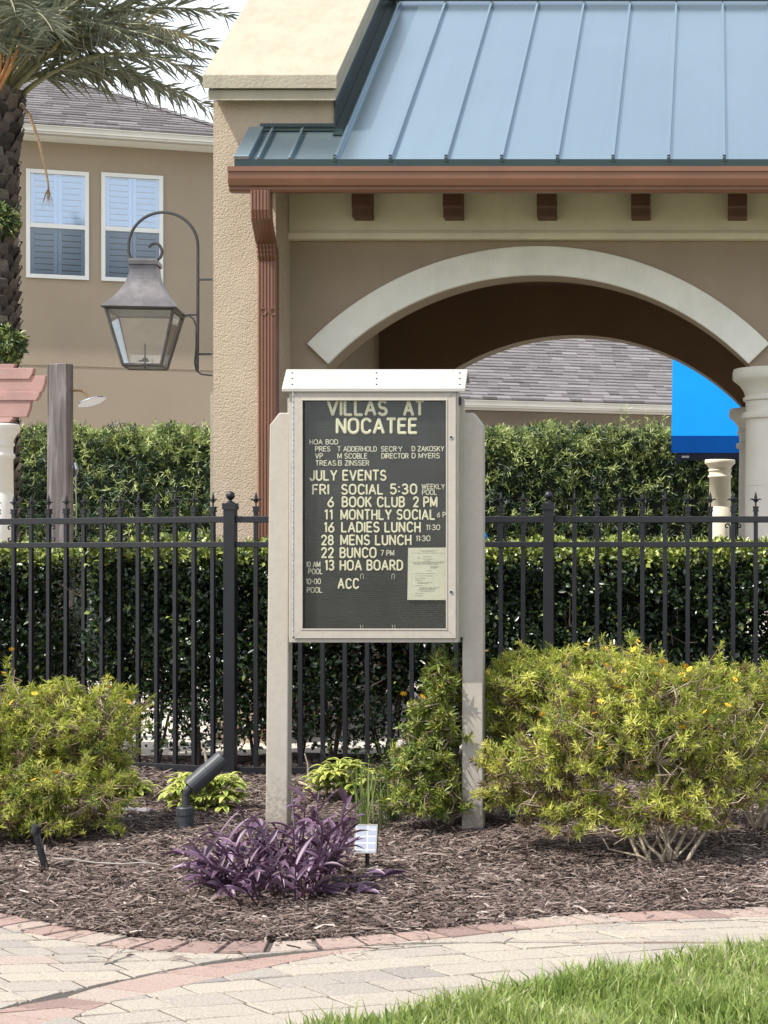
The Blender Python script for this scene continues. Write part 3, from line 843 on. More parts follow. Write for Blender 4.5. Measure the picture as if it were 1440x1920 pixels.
# columns
def column(x, y, parent, ztop, r, m, name='column', zbot=0.0, cap=1.0):
    mb = MB()
    h = ztop - zbot
    c = cap
    prof = [(r * 1.25, 0), (r * 1.25, .10), (r * 1.12, .14), (r * 1.05, .2), (r, .24)] + [q_ for zj in (1.05, 2.07) if zj < h - .5 for q_ in ((r * .99, zj - .006), (r * .975, zj - .004), (r * .975, zj + .004), (r * .99, zj + .006))] + [(r * .96, h - .42 * c), (r * 1.06, h - .41 * c), (r * 1.09, h - .385 * c), (r * 1.06, h - .36 * c), (r * .96, h - .35 * c),
            (r * .97, h - .27 * c), (r * 1.04, h - .26 * c), (r * 1.05, h - .235 * c), (r * .98, h - .225 * c), (r * 1.03, h - .18 * c), (r * 1.16, h - .13 * c), (r * 1.30, h - .10 * c), (r * 1.36, h - .085 * c), (r * 1.36, h - .03 * c), (r * 1.33, h - .002)]
    mb.lathe((x, y, zbot), prof, 40)
    return mb.build(name, m, parent, smooth=True)
for yy in (WD + .15, BD + .15):
    o = column(xcol, yy, pav, zs, 0.275, M['column'])
    md = o.modifiers.new('split', 'EDGE_SPLIT'); md.split_angle = R(50)
# downspout: fluted rectangular pipe with two elbows
def fluted(wd, dp):
    p = []
    n = 5
    p.append((-wd/2, dp/2)); p.append((-wd/2, -dp/2 + .012)); p.append((-wd/2 + .012, -dp/2))
    for i in range(n):
        x = -wd/2 + .022 + (wd - .044) * i / (n - 1)
        if 0 < x + wd/2 - .012:
            p += [(x - .006, -dp/2), (x - .003, -dp/2 + .008), (x + .003, -dp/2 + .008), (x + .006, -dp/2)]
    p.append((wd/2 - .012, -dp/2)); p.append((wd/2, -dp/2 + .012)); p.append((wd/2, dp/2))
    return p
def sweep(mb, prof, path):
    n = len(prof)
    vs, fs = [], []
    for c, k in path:
        for x, y in prof: vs.append((c[0] + x * k, c[1] + y * k, c[2]))
    for i in range(len(path) - 1):
        for j in range(n):
            fs.append((i*n+j, i*n+(j+1) % n, (i+1)*n+(j+1) % n, (i+1)*n+j))
    fs += [tuple(range(n))[::-1], tuple(range((len(path)-1)*n, len(path)*n))]
    mb.add(vs, fs)
dy0, dy1 = gy - .05, PD - .055
path = [(P(490, 358, dy0), 1), (P(490, 395, dy0), 1), (P(491, 412, dy0 + .02), 1.0), (P(499, 458, dy1 - .06), 1.0)]
for i in range(7):
    path.append((P(500.5 + i * .35, 459 + i * 4.5, dy1 - .05 + i * .006), 1.05 if i % 2 else 0.99))
path += [(P(503, 492, dy1), 1.0), (P(503, 700, dy1), 1.0), (Vector((P(503, 700, dy1).x, dy1, 0.05)), 1.0)]
mb = MB(); sweep(mb, fluted(0.148, 0.10), path)
ds = mb.build('downspout', M['brown'], pav)
mb = MB()
for s in (-1, 1):
    c = P(503 + s * 9, 584, dy1 - .054)
    mb.tube([c + Vector((0.024 * math.cos(t), -.001, 0.026 * math.sin(t))) for t in np.linspace(R(20), R(330), 14)] if s > 0 else
            [c + Vector((-0.024 * math.cos(t), -.001, 0.026 * math.sin(t))) for t in np.linspace(R(20), R(330), 14)], .004, 5)
mb.build('strap', M['brown'], ds)

# ------------------------------------------------------------------ wall lantern on the pillar's side
LD = 14.75
lan = thing('wall_lantern', 'large weathered copper gas lantern hanging from a curled bracket on the pillar', 'lantern', P(272, 690, LD))
lx, lz = X(272, LD), None
zr0, zr1 = Z(583, LD), Z(500, LD)      # flared roof
yaw = R(8)
def sq(half_, z, cx=lx, cyy=LD):
    c, s = math.cos(yaw), math.sin(yaw)
    return [(cx + (a * c - b * s) * half_, cyy + (a * s + b * c) * half_, z) for a, b in ((-1, -1), (1, -1), (1, 1), (-1, 1))]
def stack(mb, levels, cap=True):
    vs, fs = [], []
    for h_, z in levels: vs += sq(h_, z)
    for i in range(len(levels) - 1):
        for j in range(4):
            fs.append((i*4+j, i*4+(j+1) % 4, (i+1)*4+(j+1) % 4, (i+1)*4+j))
    fs += [(3, 2, 1, 0), tuple(range((len(levels)-1)*4, len(levels)*4))]
    mb.add(vs, fs)
mb = MB()
lev = []
for i in range(13):
    t = i / 12
    hw = 0.105 + (0.295 - 0.105) * (1 - t) ** 2.1
    lev.append((hw, zr0 + (zr1 - zr0) * t))
stack(mb, [(0.29, zr0 - .012)] + lev)
stack(mb, [(0.118, zr1 + .002), (0.118, zr1 + .035), (0.10, zr1 + .05)])
lroof = mb.build('lantern_roof', M['copper'], lan)
zb_ = Z(688, LD)
mb = MB()
top, bot = sq(0.262, zr0 - .014), sq(0.150, zb_)
for j in range(4):
    mb.tube([top[j], bot[j]], .014, 4)
    mb.tube([top[j], top[(j+1) % 4]], .012, 4)
    mb.tube([bot[j], bot[(j+1) % 4]], .013, 4)
mb.obox(Vector((lx, LD, zb_ + .004)), (0.145 * math.cos(yaw), 0.145 * math.sin(yaw), 0), (-0.145 * math.sin(yaw), 0.145 * math.cos(yaw), 0), (0, 0, .006))
mb.build('lantern_frame', M['copper'], lan)
ti, bi = sq(0.256, zr0 - .02), sq(0.146, zb_ + .012)
for j in range(4):
    mb = MB()
    a, b, c, d = ti[j], ti[(j+1) % 4], bi[(j+1) % 4], bi[j]
    cen = sum((Vector(q) for q in (a, b, c, d)), Vector()) / 4
    nin = (Vector((lx, LD, cen.z)) - cen).normalized() * 0.004
    q1 = [Vector(q) for q in (a, b, c, d)]; q2 = [q + nin for q in q1]
    mb.add(q1 + q2, [(0, 1, 2, 3), (7, 6, 5, 4), (0, 4, 5, 1), (1, 5, 6, 2), (2, 6, 7, 3), (3, 7, 4, 0)])
    mb.build('lantern_pane', M['lamp_glass'], lan)
mb = MB()
mb.tube([(lx, LD, zb_ - .012), (lx, LD, zb_ + .19)], .007, 6)
mb.lathe((lx, LD, zb_ + .05), [(0.008, 0), (0.022, .006), (0.022, .02), (0.008, .026)], 10)
mb.tube([(lx - .05, LD, zb_ + .05), (lx + .03, LD, zb_ + .05)], .008, 6)
mb.build('burner', M['iron'], lan)
mb = MB()
cpix = [(306, 462), (303, 453), (296, 450)]
pts = []
# scroll: spiral down to the roof then the big hoop over to the wall stem
for t in np.linspace(0, 1, 14):
    a = R(150) - t * R(190)
    pts.append(P(288 + 17 * math.cos(a) * (.55 + .45 * t), 470 - 19 * math.sin(a) * (.6 + .4 * t), LD))
for t in np.linspace(0.08, 1, 10):
    a = -R(40) - t * R(140)
    pts.append(P(272 + 31 * math.cos(a), 470 - 26 * math.sin(a) , LD))
for t in np.linspace(0.04, 1, 22):
    a = R(180) - t * R(180)
    pts.append(P(306 + 65 * math.cos(a), 462 - 64 * math.sin(a), LD))
pts += [P(371, 520, LD), P(371, 600, LD), P(370, 697, LD)]
mb.tube(pts, .0125, 6)
for yy in (524, 664):
    mb.tube([P(371, yy, LD), P(398, yy, LD)], .009, 6)
mb.tube([P(342, 592, LD), P(358, 590, LD), P(371, 590, LD)], .008, 6)
mb.tube([P(340, 590, LD), P(352, 591, LD), P(362, 597, LD), P(368, 612, LD), P(368, 650, LD), P(365, 680, LD), P(368, 695, LD), P(378, 702, LD), P(398, 704, LD)], .007, 6)
mb.tube([P(272, 494, LD), P(272, 488, LD)], .02, 8)
mb.build('bracket', M['iron'], lan)

# ------------------------------------------------------------------ houses behind (both parallel, receding to the right)
AL = R(17.8)
U = Vector((math.cos(AL), math.sin(AL), 0)); Wb = Vector((-math.sin(AL), math.cos(AL), 0))
class Facade:
    def __init__(s, px, D): s.o = Vector((X(px, D), D, 0))
    def hit(s, px, py, off=0.0):
        """(distance along the wall, height) of a photo pixel on the plane off metres in front of the wall"""
        d = Vector(((px - PX) / F, 1, (PY - py) / F)); c = Vector((0, 0, CZ))
        o = s.o - Wb * off
        t = (o - c).dot(Wb) / d.dot(Wb)
        p = c + d * t
        return (p - s.o).dot(U), p.z
    def pt(s, a, off, z): return s.o + U * a - Wb * off + Vector((0, 0, z))
    def box(s, mb, a0, a1, o0, o1, z0, z1):
        c = s.pt((a0 + a1) / 2, (o0 + o1) / 2, (z0 + z1) / 2)
        mb.obox(c, U * ((a1 - a0) / 2), Wb * (abs(o1 - o0) / 2), Vector((0, 0, (z1 - z0) / 2)))
def shingles(mb, fc, a0, a1, off, z0, pitch, run, hipL=None, hipR=None):
    """courses of laminated tabs up a roof plane; hipR/hipL cut it at 45 degrees in plan"""
    n = int(run * math.sqrt(1 + pitch * pitch) / 0.142)
    for j in range(n):
        r0 = run * j / n; r1 = run * (j + 1.12) / n
        lo, hi = a0 + (r0 if hipL else 0), a1 - (r0 if hipR else 0)
        a = lo - random.random() * .2
        while a < hi:
            l = random.uniform(.14, .36)
            p, q = max(a, lo), min(a + l, hi)
            a += l
            if q - p < .01: continue
            th = random.choice([.010, .014, .022])
            z_lo, z_hi = z0 + r0 * pitch + th + .008, z0 + r1 * pitch + .002
            v0, v1 = fc.pt(p, off - r0, z_lo), fc.pt(q, off - r0, z_lo)
            v2, v3 = fc.pt(q, off - r1, z_hi), fc.pt(p, off - r1, z_hi)
            b0, b1 = v0 - Vector((0, 0, .034)), v1 - Vector((0, 0, .034))
            mb.add([v0, v1, v2, v3, b0, b1], [(0, 1, 2, 3), (4, 5, 1, 0)], min(1, max(0, random.gauss(.5, .24))))
def eave(fc, th, a0, a1, off, z, parent):
    mb = MB()
    fc.box(mb, a0, a1, off - .02, off, z - .15, z - .004)
    fc.box(mb, a0, a1, off + .002, off + .09, z - .145, z - .115)
    fc.box(mb, a0, a1, off + .078, off + .10, z - .113, z - .045)
    fc.box(mb, a0, a1, off + .07, off + .108, z - .043, z - .028)
    mb.build('gutter', M['gutter_white'], parent)
    mb = MB()
    fc.box(mb, a0, a1, -.2, off - .022, z - .15, z - .13)
    mb.build('soffit', M['white_paint'], parent)

H1 = Facade(225, 26.0)
h1 = thing('two_storey_house', 'tan stucco two storey house with grey shingle roof behind the palm', 'house', H1.pt(0, 0, 0))
OFF = 0.42
a_corner, _ = H1.hit(475, 250, OFF)
_, z_eave = H1.hit(225, 243, OFF)
mb = MB()
H1.box(mb, -9, a_corner - OFF, -6, 0, 0, z_eave - .15)
mb.build('wall', M['house_stucco'], h1)
mb = MB()
_, zl = H1.hit(225, 688)
H1.box(mb, -9, a_corner - OFF + .004, -.01, .006, zl - .012, zl + .004)
mb.build('control_joint', M['stucco'], h1)
mb = MB()
shingles(mb, H1, -9.4, a_corner, OFF + .05, z_eave, 0.5, 3.6, hipR=True)
run = 3.6
vs = [H1.pt(-9.4, OFF, z_eave - .02), H1.pt(a_corner, OFF, z_eave - .02), H1.pt(a_corner - run, OFF - run, z_eave + run * .5 - .02), H1.pt(-9.4, OFF - run, z_eave + run * .5 - .02),
      H1.pt(a_corner, OFF - 2 * run, z_eave - .02), H1.pt(-9.4, OFF - 2 * run, z_eave - .02)]
mb.add(vs, [(0, 1, 2, 3), (1, 4, 2), (3, 2, 4, 5)], .4)
# hip cap
for i in range(24):
    t0, t1 = i / 24 * run, (i + 1.15) / 24 * run
    c0 = H1.pt(a_corner - t0, OFF - t0 + .03, z_eave + t0 * .5 + .03); c1 = H1.pt(a_corner - t1, OFF - t1 + .03, z_eave + t1 * .5 + .02)
    s = (U * .1 + Wb * .1); dn = Vector((0, 0, -.035))
    mb.add([c0 - s + dn, c0, c0 + s + dn, c1 + s + dn, c1, c1 - s + dn], [(0, 1, 4, 5), (1, 2, 3, 4)], random.random())
mb.build('roof', M['shingle'], h1)
eave(H1, h1, -9.4, a_corner, OFF, z_eave, h1)
def window(fc, house, px0, px1, py0, py1):
    a0, z1 = fc.hit(px0, py0); a1, _ = fc.hit(px1, py0); pm = (px0 + px1) / 2
    _, z1 = fc.hit(pm, py0); _, z0 = fc.hit(pm, py1)
    zm = z0 + (z1 - z0) * 0.485
    mb = MB()
    t = .055
    for (p, q, r, s, o) in ((a0, a0 + t, z0, z1, .03), (a1 - t, a1, z0, z1, .03), (a0 + t, a1 - t, z1 - t, z1, .03), (a0 + t, a1 - t, z0, z0 + t, .034), (a0 + t, a1 - t, zm - .03, zm + .03, .02)):
        fc.box(mb, p, q, .003, o, r, s)
    fr = mb.build('window', M['white_paint'], house)
    mb = MB(); fc.box(mb, a0 + t - .002, a1 - t + .002, -.004, .010, zm + .031, z1 - t - .001)
    p1 = mb.build('pane', M['window_glass'], fr)
    mb = MB(); fc.box(mb, a0 + t - .002, a1 - t + .002, -.004, .010, z0 + t + .001, zm - .031)
    p2 = mb.build('pane', M['screen_glass'], fr, label='lower pane behind a dark insect screen')
    mb = MB()
    am = (a0 + a1) / 2
    for (p, q) in ((a0 + t, am - .004), (am + .004, a1 - t)):
        fc.box(mb, p, p + .05, -.055, -.02, z0 + t, z1 - t); fc.box(mb, q - .05, q, -.055, -.02, z0 + t, z1 - t)
        z = z0 + t + .03
        while z < z1 - t:
            c = fc.pt((p + q) / 2, -.042, z)
            mb.obox(c, U * ((q - p) / 2 - .052), (Wb * -.014 + Vector((0, 0, .032))), (Wb * .003 + Vector((0, 0, .001))))
            z += .084
        fc.box(mb, p + .051, q - .051, -.055, -.021, zm - .04, zm + .03)
    mb.build('shutter', M['shutter'], fr)
    return a0 + .01, a1 - .01, z0 + .01, z1 - .01
# the wall is a shell in front of the shutters: cut by building it as strips round the openings
holes = [window(H1, h1, 49, 167, 320, 523), window(H1, h1, 190, 306, 327, 529)]
old = [o for o in h1.children if o.name.startswith('wall')][0]
bpy.data.objects.remove(old)
mb = MB()
ztop = z_eave - .15
cuts = [-9.0] + [q for h in holes for q in (h[0], h[1])] + [a_corner - OFF]
for i in range(len(cuts) - 1):
    a, b = cuts[i], cuts[i + 1]
    if i % 2 == 0: H1.box(mb, a, b, -.25, 0, 0, ztop)
    else:
        h = holes[i // 2]
        H1.box(mb, a, b, -.25, 0, 0, h[2]); H1.box(mb, a, b, -.25, 0, h[3], ztop)
H1.box(mb, a_corner - OFF - .25, a_corner - OFF - .001, -6, -.252, 0, ztop)
H1.box(mb, -9, a_corner - OFF - .26, -6, -5.8, 0, ztop)
H1.box(mb, -9, -8.8, -5.79, -.26, 0, ztop)
mb.build('wall', M['house_stucco'], h1)

H2 = Facade(1060, 30.0)
h2 = thing('single_storey_house', 'low tan house with grey shingle roof seen through the arch', 'house', H2.pt(0, 0, 0))
_, z2 = H2.hit(1060, 752, OFF)
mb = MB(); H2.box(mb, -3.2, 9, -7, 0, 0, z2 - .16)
mb.build('wall', M['shade_dark_stucco'], h2)
mb = MB()
shingles(mb, H2, -3.6, 9.4, OFF + .05, z2, 0.5, 4.0)
vs = [H2.pt(-3.6, OFF, z2 - .02), H2.pt(9.4, OFF, z2 - .02), H2.pt(9.4, OFF - 4, z2 + 1.98), H2.pt(-3.6, OFF - 4, z2 + 1.98), H2.pt(9.4, OFF - 8, z2 - .02), H2.pt(-3.6, OFF - 8, z2 - .02)]
mb.add(vs, [(0, 1, 2, 3), (3, 2, 4, 5), (0, 3, 5), (1, 4, 2)], .4)
mb.build('roof', M['shingle'], h2)
eave(H2, h2, -3.6, 9.4, OFF, z2, h2)

# ------------------------------------------------------------------ hedges
def box_shell(n, x0, x1, y0, y1, z0, z1, depth, bumps=0.06, faces=('front', 'top', 'left', 'right')):
    """points in a rough shell of a clipped hedge, with outward normals"""
    A = {'front': (x1-x0)*(z1-z0), 'top': (x1-x0)*(y1-y0), 'left': (y1-y0)*(z1-z0), 'right': (y1-y0)*(z1-z0), 'back': (x1-x0)*(z1-z0)}
    tot = sum(A[f] for f in faces)
    Ps, Ns = [], []
    for f in faces:
        k = int(n * A[f] / tot)
        a, b = rng.random(k), rng.random(k)
        d = depth * rng.random(k) ** 1.6
        if f == 'front': p = np.stack([x0+(x1-x0)*a, y0+d, z0+(z1-z0)*b], 1); nn = (0, -1, 0)
        elif f == 'back': p = np.stack([x0+(x1-x0)*a, y1-d, z0+(z1-z0)*b], 1); nn = (0, 1, 0)
        elif f == 'top': p = np.stack([x0+(x1-x0)*a, y0+(y1-y0)*b, z1-d], 1); nn = (0, 0, 1)
        elif f == 'left': p = np.stack([x0+d, y0+(y1-y0)*a, z0+(z1-z0)*b], 1); nn = (-1, 0, 0)
        else: p = np.stack([x1-d, y0+(y1-y0)*a, z0+(z1-z0)*b], 1); nn = (1, 0, 0)
        Ps.append(p); Ns.append(np.tile(np.array(nn, float), (k, 1)))
    p = np.concatenate(Ps); nn = np.concatenate(Ns)
    if bumps < 0: return p, nn
    w_ = (np.sin(p[:, 0]*4.1 + p[:, 2]*3.3) + np.sin(p[:, 0]*9.7 - p[:, 2]*7.9 + 1.3) + np.sin(p[:, 0]*2.2 + p[:, 2]*11.0 + p[:, 1]*5)) / 3
    p = p + nn * (bumps * w_)[:, None]
    return p, nn

def low_hedge(label, x0, x1, y0, y1, z1, n, seed_gap=None, z0=0.12):
    th = thing('hedge', label, 'hedge', ((x0+x1)/2, (y0+y1)/2, 0))
    p, nn = box_shell(n, x0, x1, y0, y1, z0, z1, 0.24, 0.075, ('front', 'top', 'left', 'right', 'back'))
    # rounded shoulders
    zt_ = np.clip((p[:, 2] - (z1 - .12)) / .12, 0, 1)
    yc = (y0 + y1) / 2
    p[:, 1] += np.where(p[:, 1] < yc, 1, -1) * 0.07 * zt_**2
    # thin out towards the ground and in a few see-through places
    keep = rng.random(len(p)) < np.clip(0.42 + (p[:, 2] - z0) / 0.45, 0, 1)
    hole = (np.sin(p[:, 0]*2.6 + 1.1) + np.sin(p[:, 0]*5.9 + p[:, 2]*4.2) + np.sin(p[:, 2]*8.1 + p[:, 0]*1.7)) / 3
    keep &= ~((hole > 0.36) & (p[:, 2] < z1 - .30) & (rng.random(len(p)) < .9))
    thin = np.sin(p[:, 0]*13.1 + p[:, 2]*9.3 + 2*np.sin(p[:, 2]*6)) * np.sin(p[:, 0]*7.3 - p[:, 2]*15.1)
    keep &= ~((thin > .35) & (p[:, 2] < z1 - .08) & (rng.random(len(p)) < .65))
    p, nn = p[keep], nn[keep]
    n = len(p)
    T = norm(nn * 0.55 + rand_dirs(n) + np.array([[0, 0, .25]]))
    N = norm(nn * 0.6 + rand_dirs(n) * .8 + np.array([[0, -.1, .5]]))
    v = np.clip(rng.normal(.42, .16, n), 0, .70)
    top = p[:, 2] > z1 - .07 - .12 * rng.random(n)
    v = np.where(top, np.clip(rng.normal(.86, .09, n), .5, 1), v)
    sprig_ = (np.sin(p[:, 0]*21 + 3*np.sin(p[:, 2]*4)) * np.sin(p[:, 2]*17 + p[:, 0]*5)) > .8
    v = np.where(rng.random(n) < np.where(sprig_, .45, .03), rng.uniform(.72, .92, n), v)
    szl = .7 + .8 * rng.random(n)
    LP = [(p, T, N, (0.026 + .022 * rng.random(n)) * szl, (0.017 + .010 * rng.random(n)) * szl, v)]
    k = n // 3
    q = np.stack([x0 + .1 + (x1 - x0 - .2) * rng.random(k), y0 + .15 + (y1 - y0 - .3) * rng.random(k), z0 + .35 + (z1 - z0 - .45) * rng.random(k) ** .8], 1)
    LP.append((q, rand_dirs(k), rand_dirs(k), .045 + .02 * rng.random(k), .03 + .01 * rng.random(k), np.clip(rng.normal(.3, .15, k), 0, .6)))
    # young shoots standing above the clipped top
    ns = int((x1 - x0) * 70)
    mbp, mbt, mbn = [], [], []
    for _ in range(ns):
        bx, by = random.uniform(x0, x1), random.uniform(y0, y1)
        h = random.uniform(.02, .075)
        for k in range(6):
            mbp.append((bx, by, z1 - .03 + h * k / 5)); a = random.random() * 6.28
            mbt.append((math.cos(a) * .6, math.sin(a) * .6, .8)); mbn.append((math.cos(a) * -.8, math.sin(a) * -.8, .6))
    mbp, mbt, mbn = np.array(mbp), np.array(mbt), np.array(mbn)
    k = len(mbp)
    LP.append((mbp, mbt, mbn, np.full(k, .03), np.full(k, .013), np.clip(rng.normal(.9, .08, k), .7, 1)))
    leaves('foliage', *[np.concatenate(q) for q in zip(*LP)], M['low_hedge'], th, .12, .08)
    mb = MB()
    x = x0 + .1
    while x < x1:
        by = random.uniform(y0 + .2, y1 - .2)
        for k in range(4):
            q = Vector((x + random.uniform(-.3, .3), by + random.uniform(-.25, .25), random.uniform(.5, z1 - .2)))
            m_ = Vector((x + (q.x - x) * .35, by, .25 + random.uniform(0, .15)))
            mb.tube([(x, by, -.02), m_, q], [.014, .010, .005], 5)
        x += random.uniform(.22, .40)
    for _ in range(int((x1 - x0) * 34)):
        a = Vector((random.uniform(x0, x1), y0 + random.uniform(.05, .3), random.uniform(.2, z1 - .2)))
        e = a + Vector((random.gauss(0, .10), -random.uniform(.02, .16), random.uniform(.02, .2)))
        mb.tube([a, (a + e) / 2 + Vector((random.gauss(0, .02), 0, random.gauss(0, .02))), e], [.004, .003, .0015], 4)
    mb.build('stem', M['hedge_wood'], th)
    return th
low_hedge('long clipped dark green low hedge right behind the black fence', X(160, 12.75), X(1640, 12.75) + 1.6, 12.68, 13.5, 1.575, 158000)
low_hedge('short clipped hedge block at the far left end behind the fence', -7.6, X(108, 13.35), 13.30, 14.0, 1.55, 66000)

def tall_hedge(x0, x1, y0, y1, z1, n):
    th = thing('hedge', 'tall feathery green hedge in front of the houses', 'hedge', ((x0+x1)/2, (y0+y1)/2, 0))
    mb = MB(); mb.box(x0 + .2, x1 - .2, y0 + .28, y1 - .2, 0, z1 - .10)
    mb.build('inner_growth', M['tall_hedge'], th)
    p, nn = box_shell(n, x0, x1, y0, y1, .9, z1, 0.28, 0.09, ('front', 'top', 'left', 'right'))
    axis = norm(nn * .8 + rand_dirs(len(p)) * .55 + np.array([[0, 0, .5]]))
    k = 11
    pp = np.repeat(p, k, 0) + np.repeat(axis, k, 0) * (rng.random((len(p) * k, 1)) * .10)
    ax = np.repeat(axis, k, 0)
    T = norm(ax * .38 + rand_dirs(len(pp)) * .85)
    N = norm(ax - T * np.sum(ax * T, 1, keepdims=True) + rand_dirs(len(pp)) * .3)
    shoot = rng.normal(.45, .17, len(p))
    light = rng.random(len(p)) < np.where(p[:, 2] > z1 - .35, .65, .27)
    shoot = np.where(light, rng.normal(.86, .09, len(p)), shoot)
    v = np.clip(np.repeat(shoot, k) + rng.normal(0, .07, len(pp)), 0, 1)
    LP = [(pp, T, N, .06 + .04 * rng.random(len(pp)), .012 + .005 * rng.random(len(pp)), v)]
    # sprigs the shears missed
    sp = [(X(px, 22.0), 22.2, h) for px, h in ((1168, .34), (1190, .16), (1215, .26), (1240, .2), (1080, .14), (1140, .12), (310, .12), (345, .10), (372, .14), (330, .09))]
    q, t_, n_ = [], [], []
    for sx, sy, h in sp:
        for i in range(int(h * 150)):
            q.append((sx + random.gauss(0, .03), sy + random.gauss(0, .03), z1 - .08 + (h + .08) * random.random()))
            d = Vector((random.gauss(0, 1), random.gauss(0, 1), .9)).normalized(); t_.append(d); n_.append((random.gauss(0, .4), -.6, .6))
    k = len(q)
    LP.append((np.array(q), np.array([tuple(a) for a in t_]), np.array(n_), np.full(k, .075), np.full(k, .013), np.clip(rng.normal(.85, .1, k), 0, 1)))
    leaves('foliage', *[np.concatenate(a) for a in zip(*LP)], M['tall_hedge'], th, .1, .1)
tall_hedge(X(-420, 22), X(1560, 22), 22.0, 23.0, Z(812, 22.0), 16500)

# ------------------------------------------------------------------ black fence
fence = thing('fence', 'black metal picket fence with spear finials and ball capped posts', 'fence', (X(432, 12.26), 12.26, 0))
FD = 12.26
zt0, zm0, zb0 = Z(974, FD), Z(1021, FD), Z(1444, FD)
corner = Vector((X(432, FD), FD, 0))
ldir = Vector((-1.85, .74, 0)).normalized()
def rail(a, b, z, h, parent):
    d = (b - a).normalized(); n = Vector((-d.y, d.x, 0))
    mb = MB(); mb.obox((a + b) / 2 + Vector((0, 0, z)), (b - a) / 2, n * .017, Vector((0, 0, h / 2)))
    return mb.build('rail', M['fence'], parent, bevel=0.003)
xr = Vector((X(1029, FD), FD, 0)); xe = Vector((X(1029, FD) + 3.70, FD, 0))
lend = corner + ldir * 4.45
for a, b in ((lend, corner + ldir * .036), (corner + Vector((.036, 0, 0)), xr - Vector((.036, 0, 0))), (xr + Vector((.036, 0, 0)), xe - Vector((.036, 0, 0)))):
    for z, h in ((zt0, .043), (zm0, .038), (zb0, .045)): rail(a, b, z, h, fence)
pick = None
def make_picket():
    mb = MB(); mb.box(-.0145, .0145, -.0125, .0125, .055, zt0 + .075)
    pk = mesh_obj('picket', np.array(mb.v), mb.f, M['fence'], None, bevel=.002)
    # finial: collar, spear and two curled leaves
    mb = MB()
    z = zt0 + .076
    mb.box(-.021, .021, -.019, .019, z - .022, z - .014); mb.box(-.021, .021, -.019, .019, z + .004, z + .012)
    mb.box(-.017, .017, -.015, .015, z - .0145, z + .0045)
    mb.tube([(0, 0, z + .01), (0, 0, z + .045), (0, 0, z + .062), (0, 0, z + .08), (0, 0, z + .112)], [.006, .006, .012, .010, .0015], 6)
    for s in (-1, 1):
        mb.tube([(0, 0, z + .035), (s * .012, 0, z + .052), (s * .024, 0, z + .062), (s * .033, 0, z + .060), (s * .039, 0, z + .054)], [.005, .006, .006, .004, .0015], 5)
    fi = mesh_obj('finial', np.array(mb.v), mb.f, M['fence'], None)
    mb = MB()
    for s in (-1, 1):
        zc0, zc1 = zm0 + .044, zt0 - .046
        pts = []
        for t in np.linspace(0, 1, 13):          # curl: from the tight inner end out to the stem beside the picket
            a = R(-120) + R(300) * t
            rr = .007 + .013 * t
            pts.append((s * (.040 + rr * math.cos(a)), 0, zc1 + rr * math.sin(a)))
        low = [(x_, y_, zc0 + zc1 - z_) for x_, y_, z_ in pts[::-1]]
        mb.tube(pts + [(s * .0195, 0, (zc0 + zc1) / 2)] + low, .0055, 5)
    sc = mesh_obj('scroll', np.array(mb.v), mb.f, M['fence'], None)
    return pk, fi, sc
pk0, fi0, sc0 = make_picket()
used = [0]
def place_picket(pos, rz, scroll):
    if used[0] == 0: pk, fi = pk0, fi0
    else:
        pk, fi = pk0.copy(), fi0.copy(); COL.objects.link(pk); COL.objects.link(fi)
    used[0] += 1
    pk.parent = fence; pk.location = pos - fence.location; pk.rotation_euler = (0, 0, rz)
    fi.parent = pk
    if scroll:
        if used[0] == 2: sc = sc0
        else: sc = sc0.copy(); COL.objects.link(sc)
        sc.parent = pk
for i in range(27):
    place_picket(corner + ldir * (.142 + .1565 * i), math.atan2(-ldir.y, -ldir.x), i % 2 == 1)
for i in range(13):
    place_picket(Vector((X(480 + 41.75 * i, FD), FD, 0)), 0, i % 2 == 1)
for i in range(23):
    place_picket(Vector((X(1077 + 42.5 * i, FD), FD, 0)), 0, i % 2 == 1)
def fpost(c, w_):
    mb = MB(); mb.box(c.x - w_/2, c.x + w_/2, c.y - w_/2, c.y + w_/2, -.05, Z(947, FD))
    po = mb.build('post', M['fence'], fence, bevel=.004)
    mb = MB()
    z = Z(947, FD); k = w_/2 + .006
    mb.box(c.x - k, c.x + k, c.y - k, c.y + k, z - .03, z + .012)
    mb.lathe((c.x, c.y, z + .012), [(.03, 0), (.028, .008), (.012, .014), (.010, .022), (.016, .026)], 14)
    r = .030; zc_ = z + .064
    mb.lathe((c.x, c.y, zc_), [(r * math.sin(t) + 1e-4, -r * math.cos(t)) for t in np.linspace(0.15, math.pi, 12)], 18)
    mb.build('ball_cap', M['fence'], po)
fpost(corner, .078); fpost(xr, .070); fpost(xe, .070); fpost(lend, .07)

# ------------------------------------------------------------------ message board
SD = 9.70                      # depth of the cabinet front
sign = thing('message_board', 'taupe outdoor message board on two posts with yellowed letters on black panel', 'message board', (X(700, SD), SD, 0))
ss = SD / F
YF, YPF, YB = SD - .055, SD + .032, SD + .052
def sx(px): return X(px, SD)
def sz(py): return Z(py, SD)
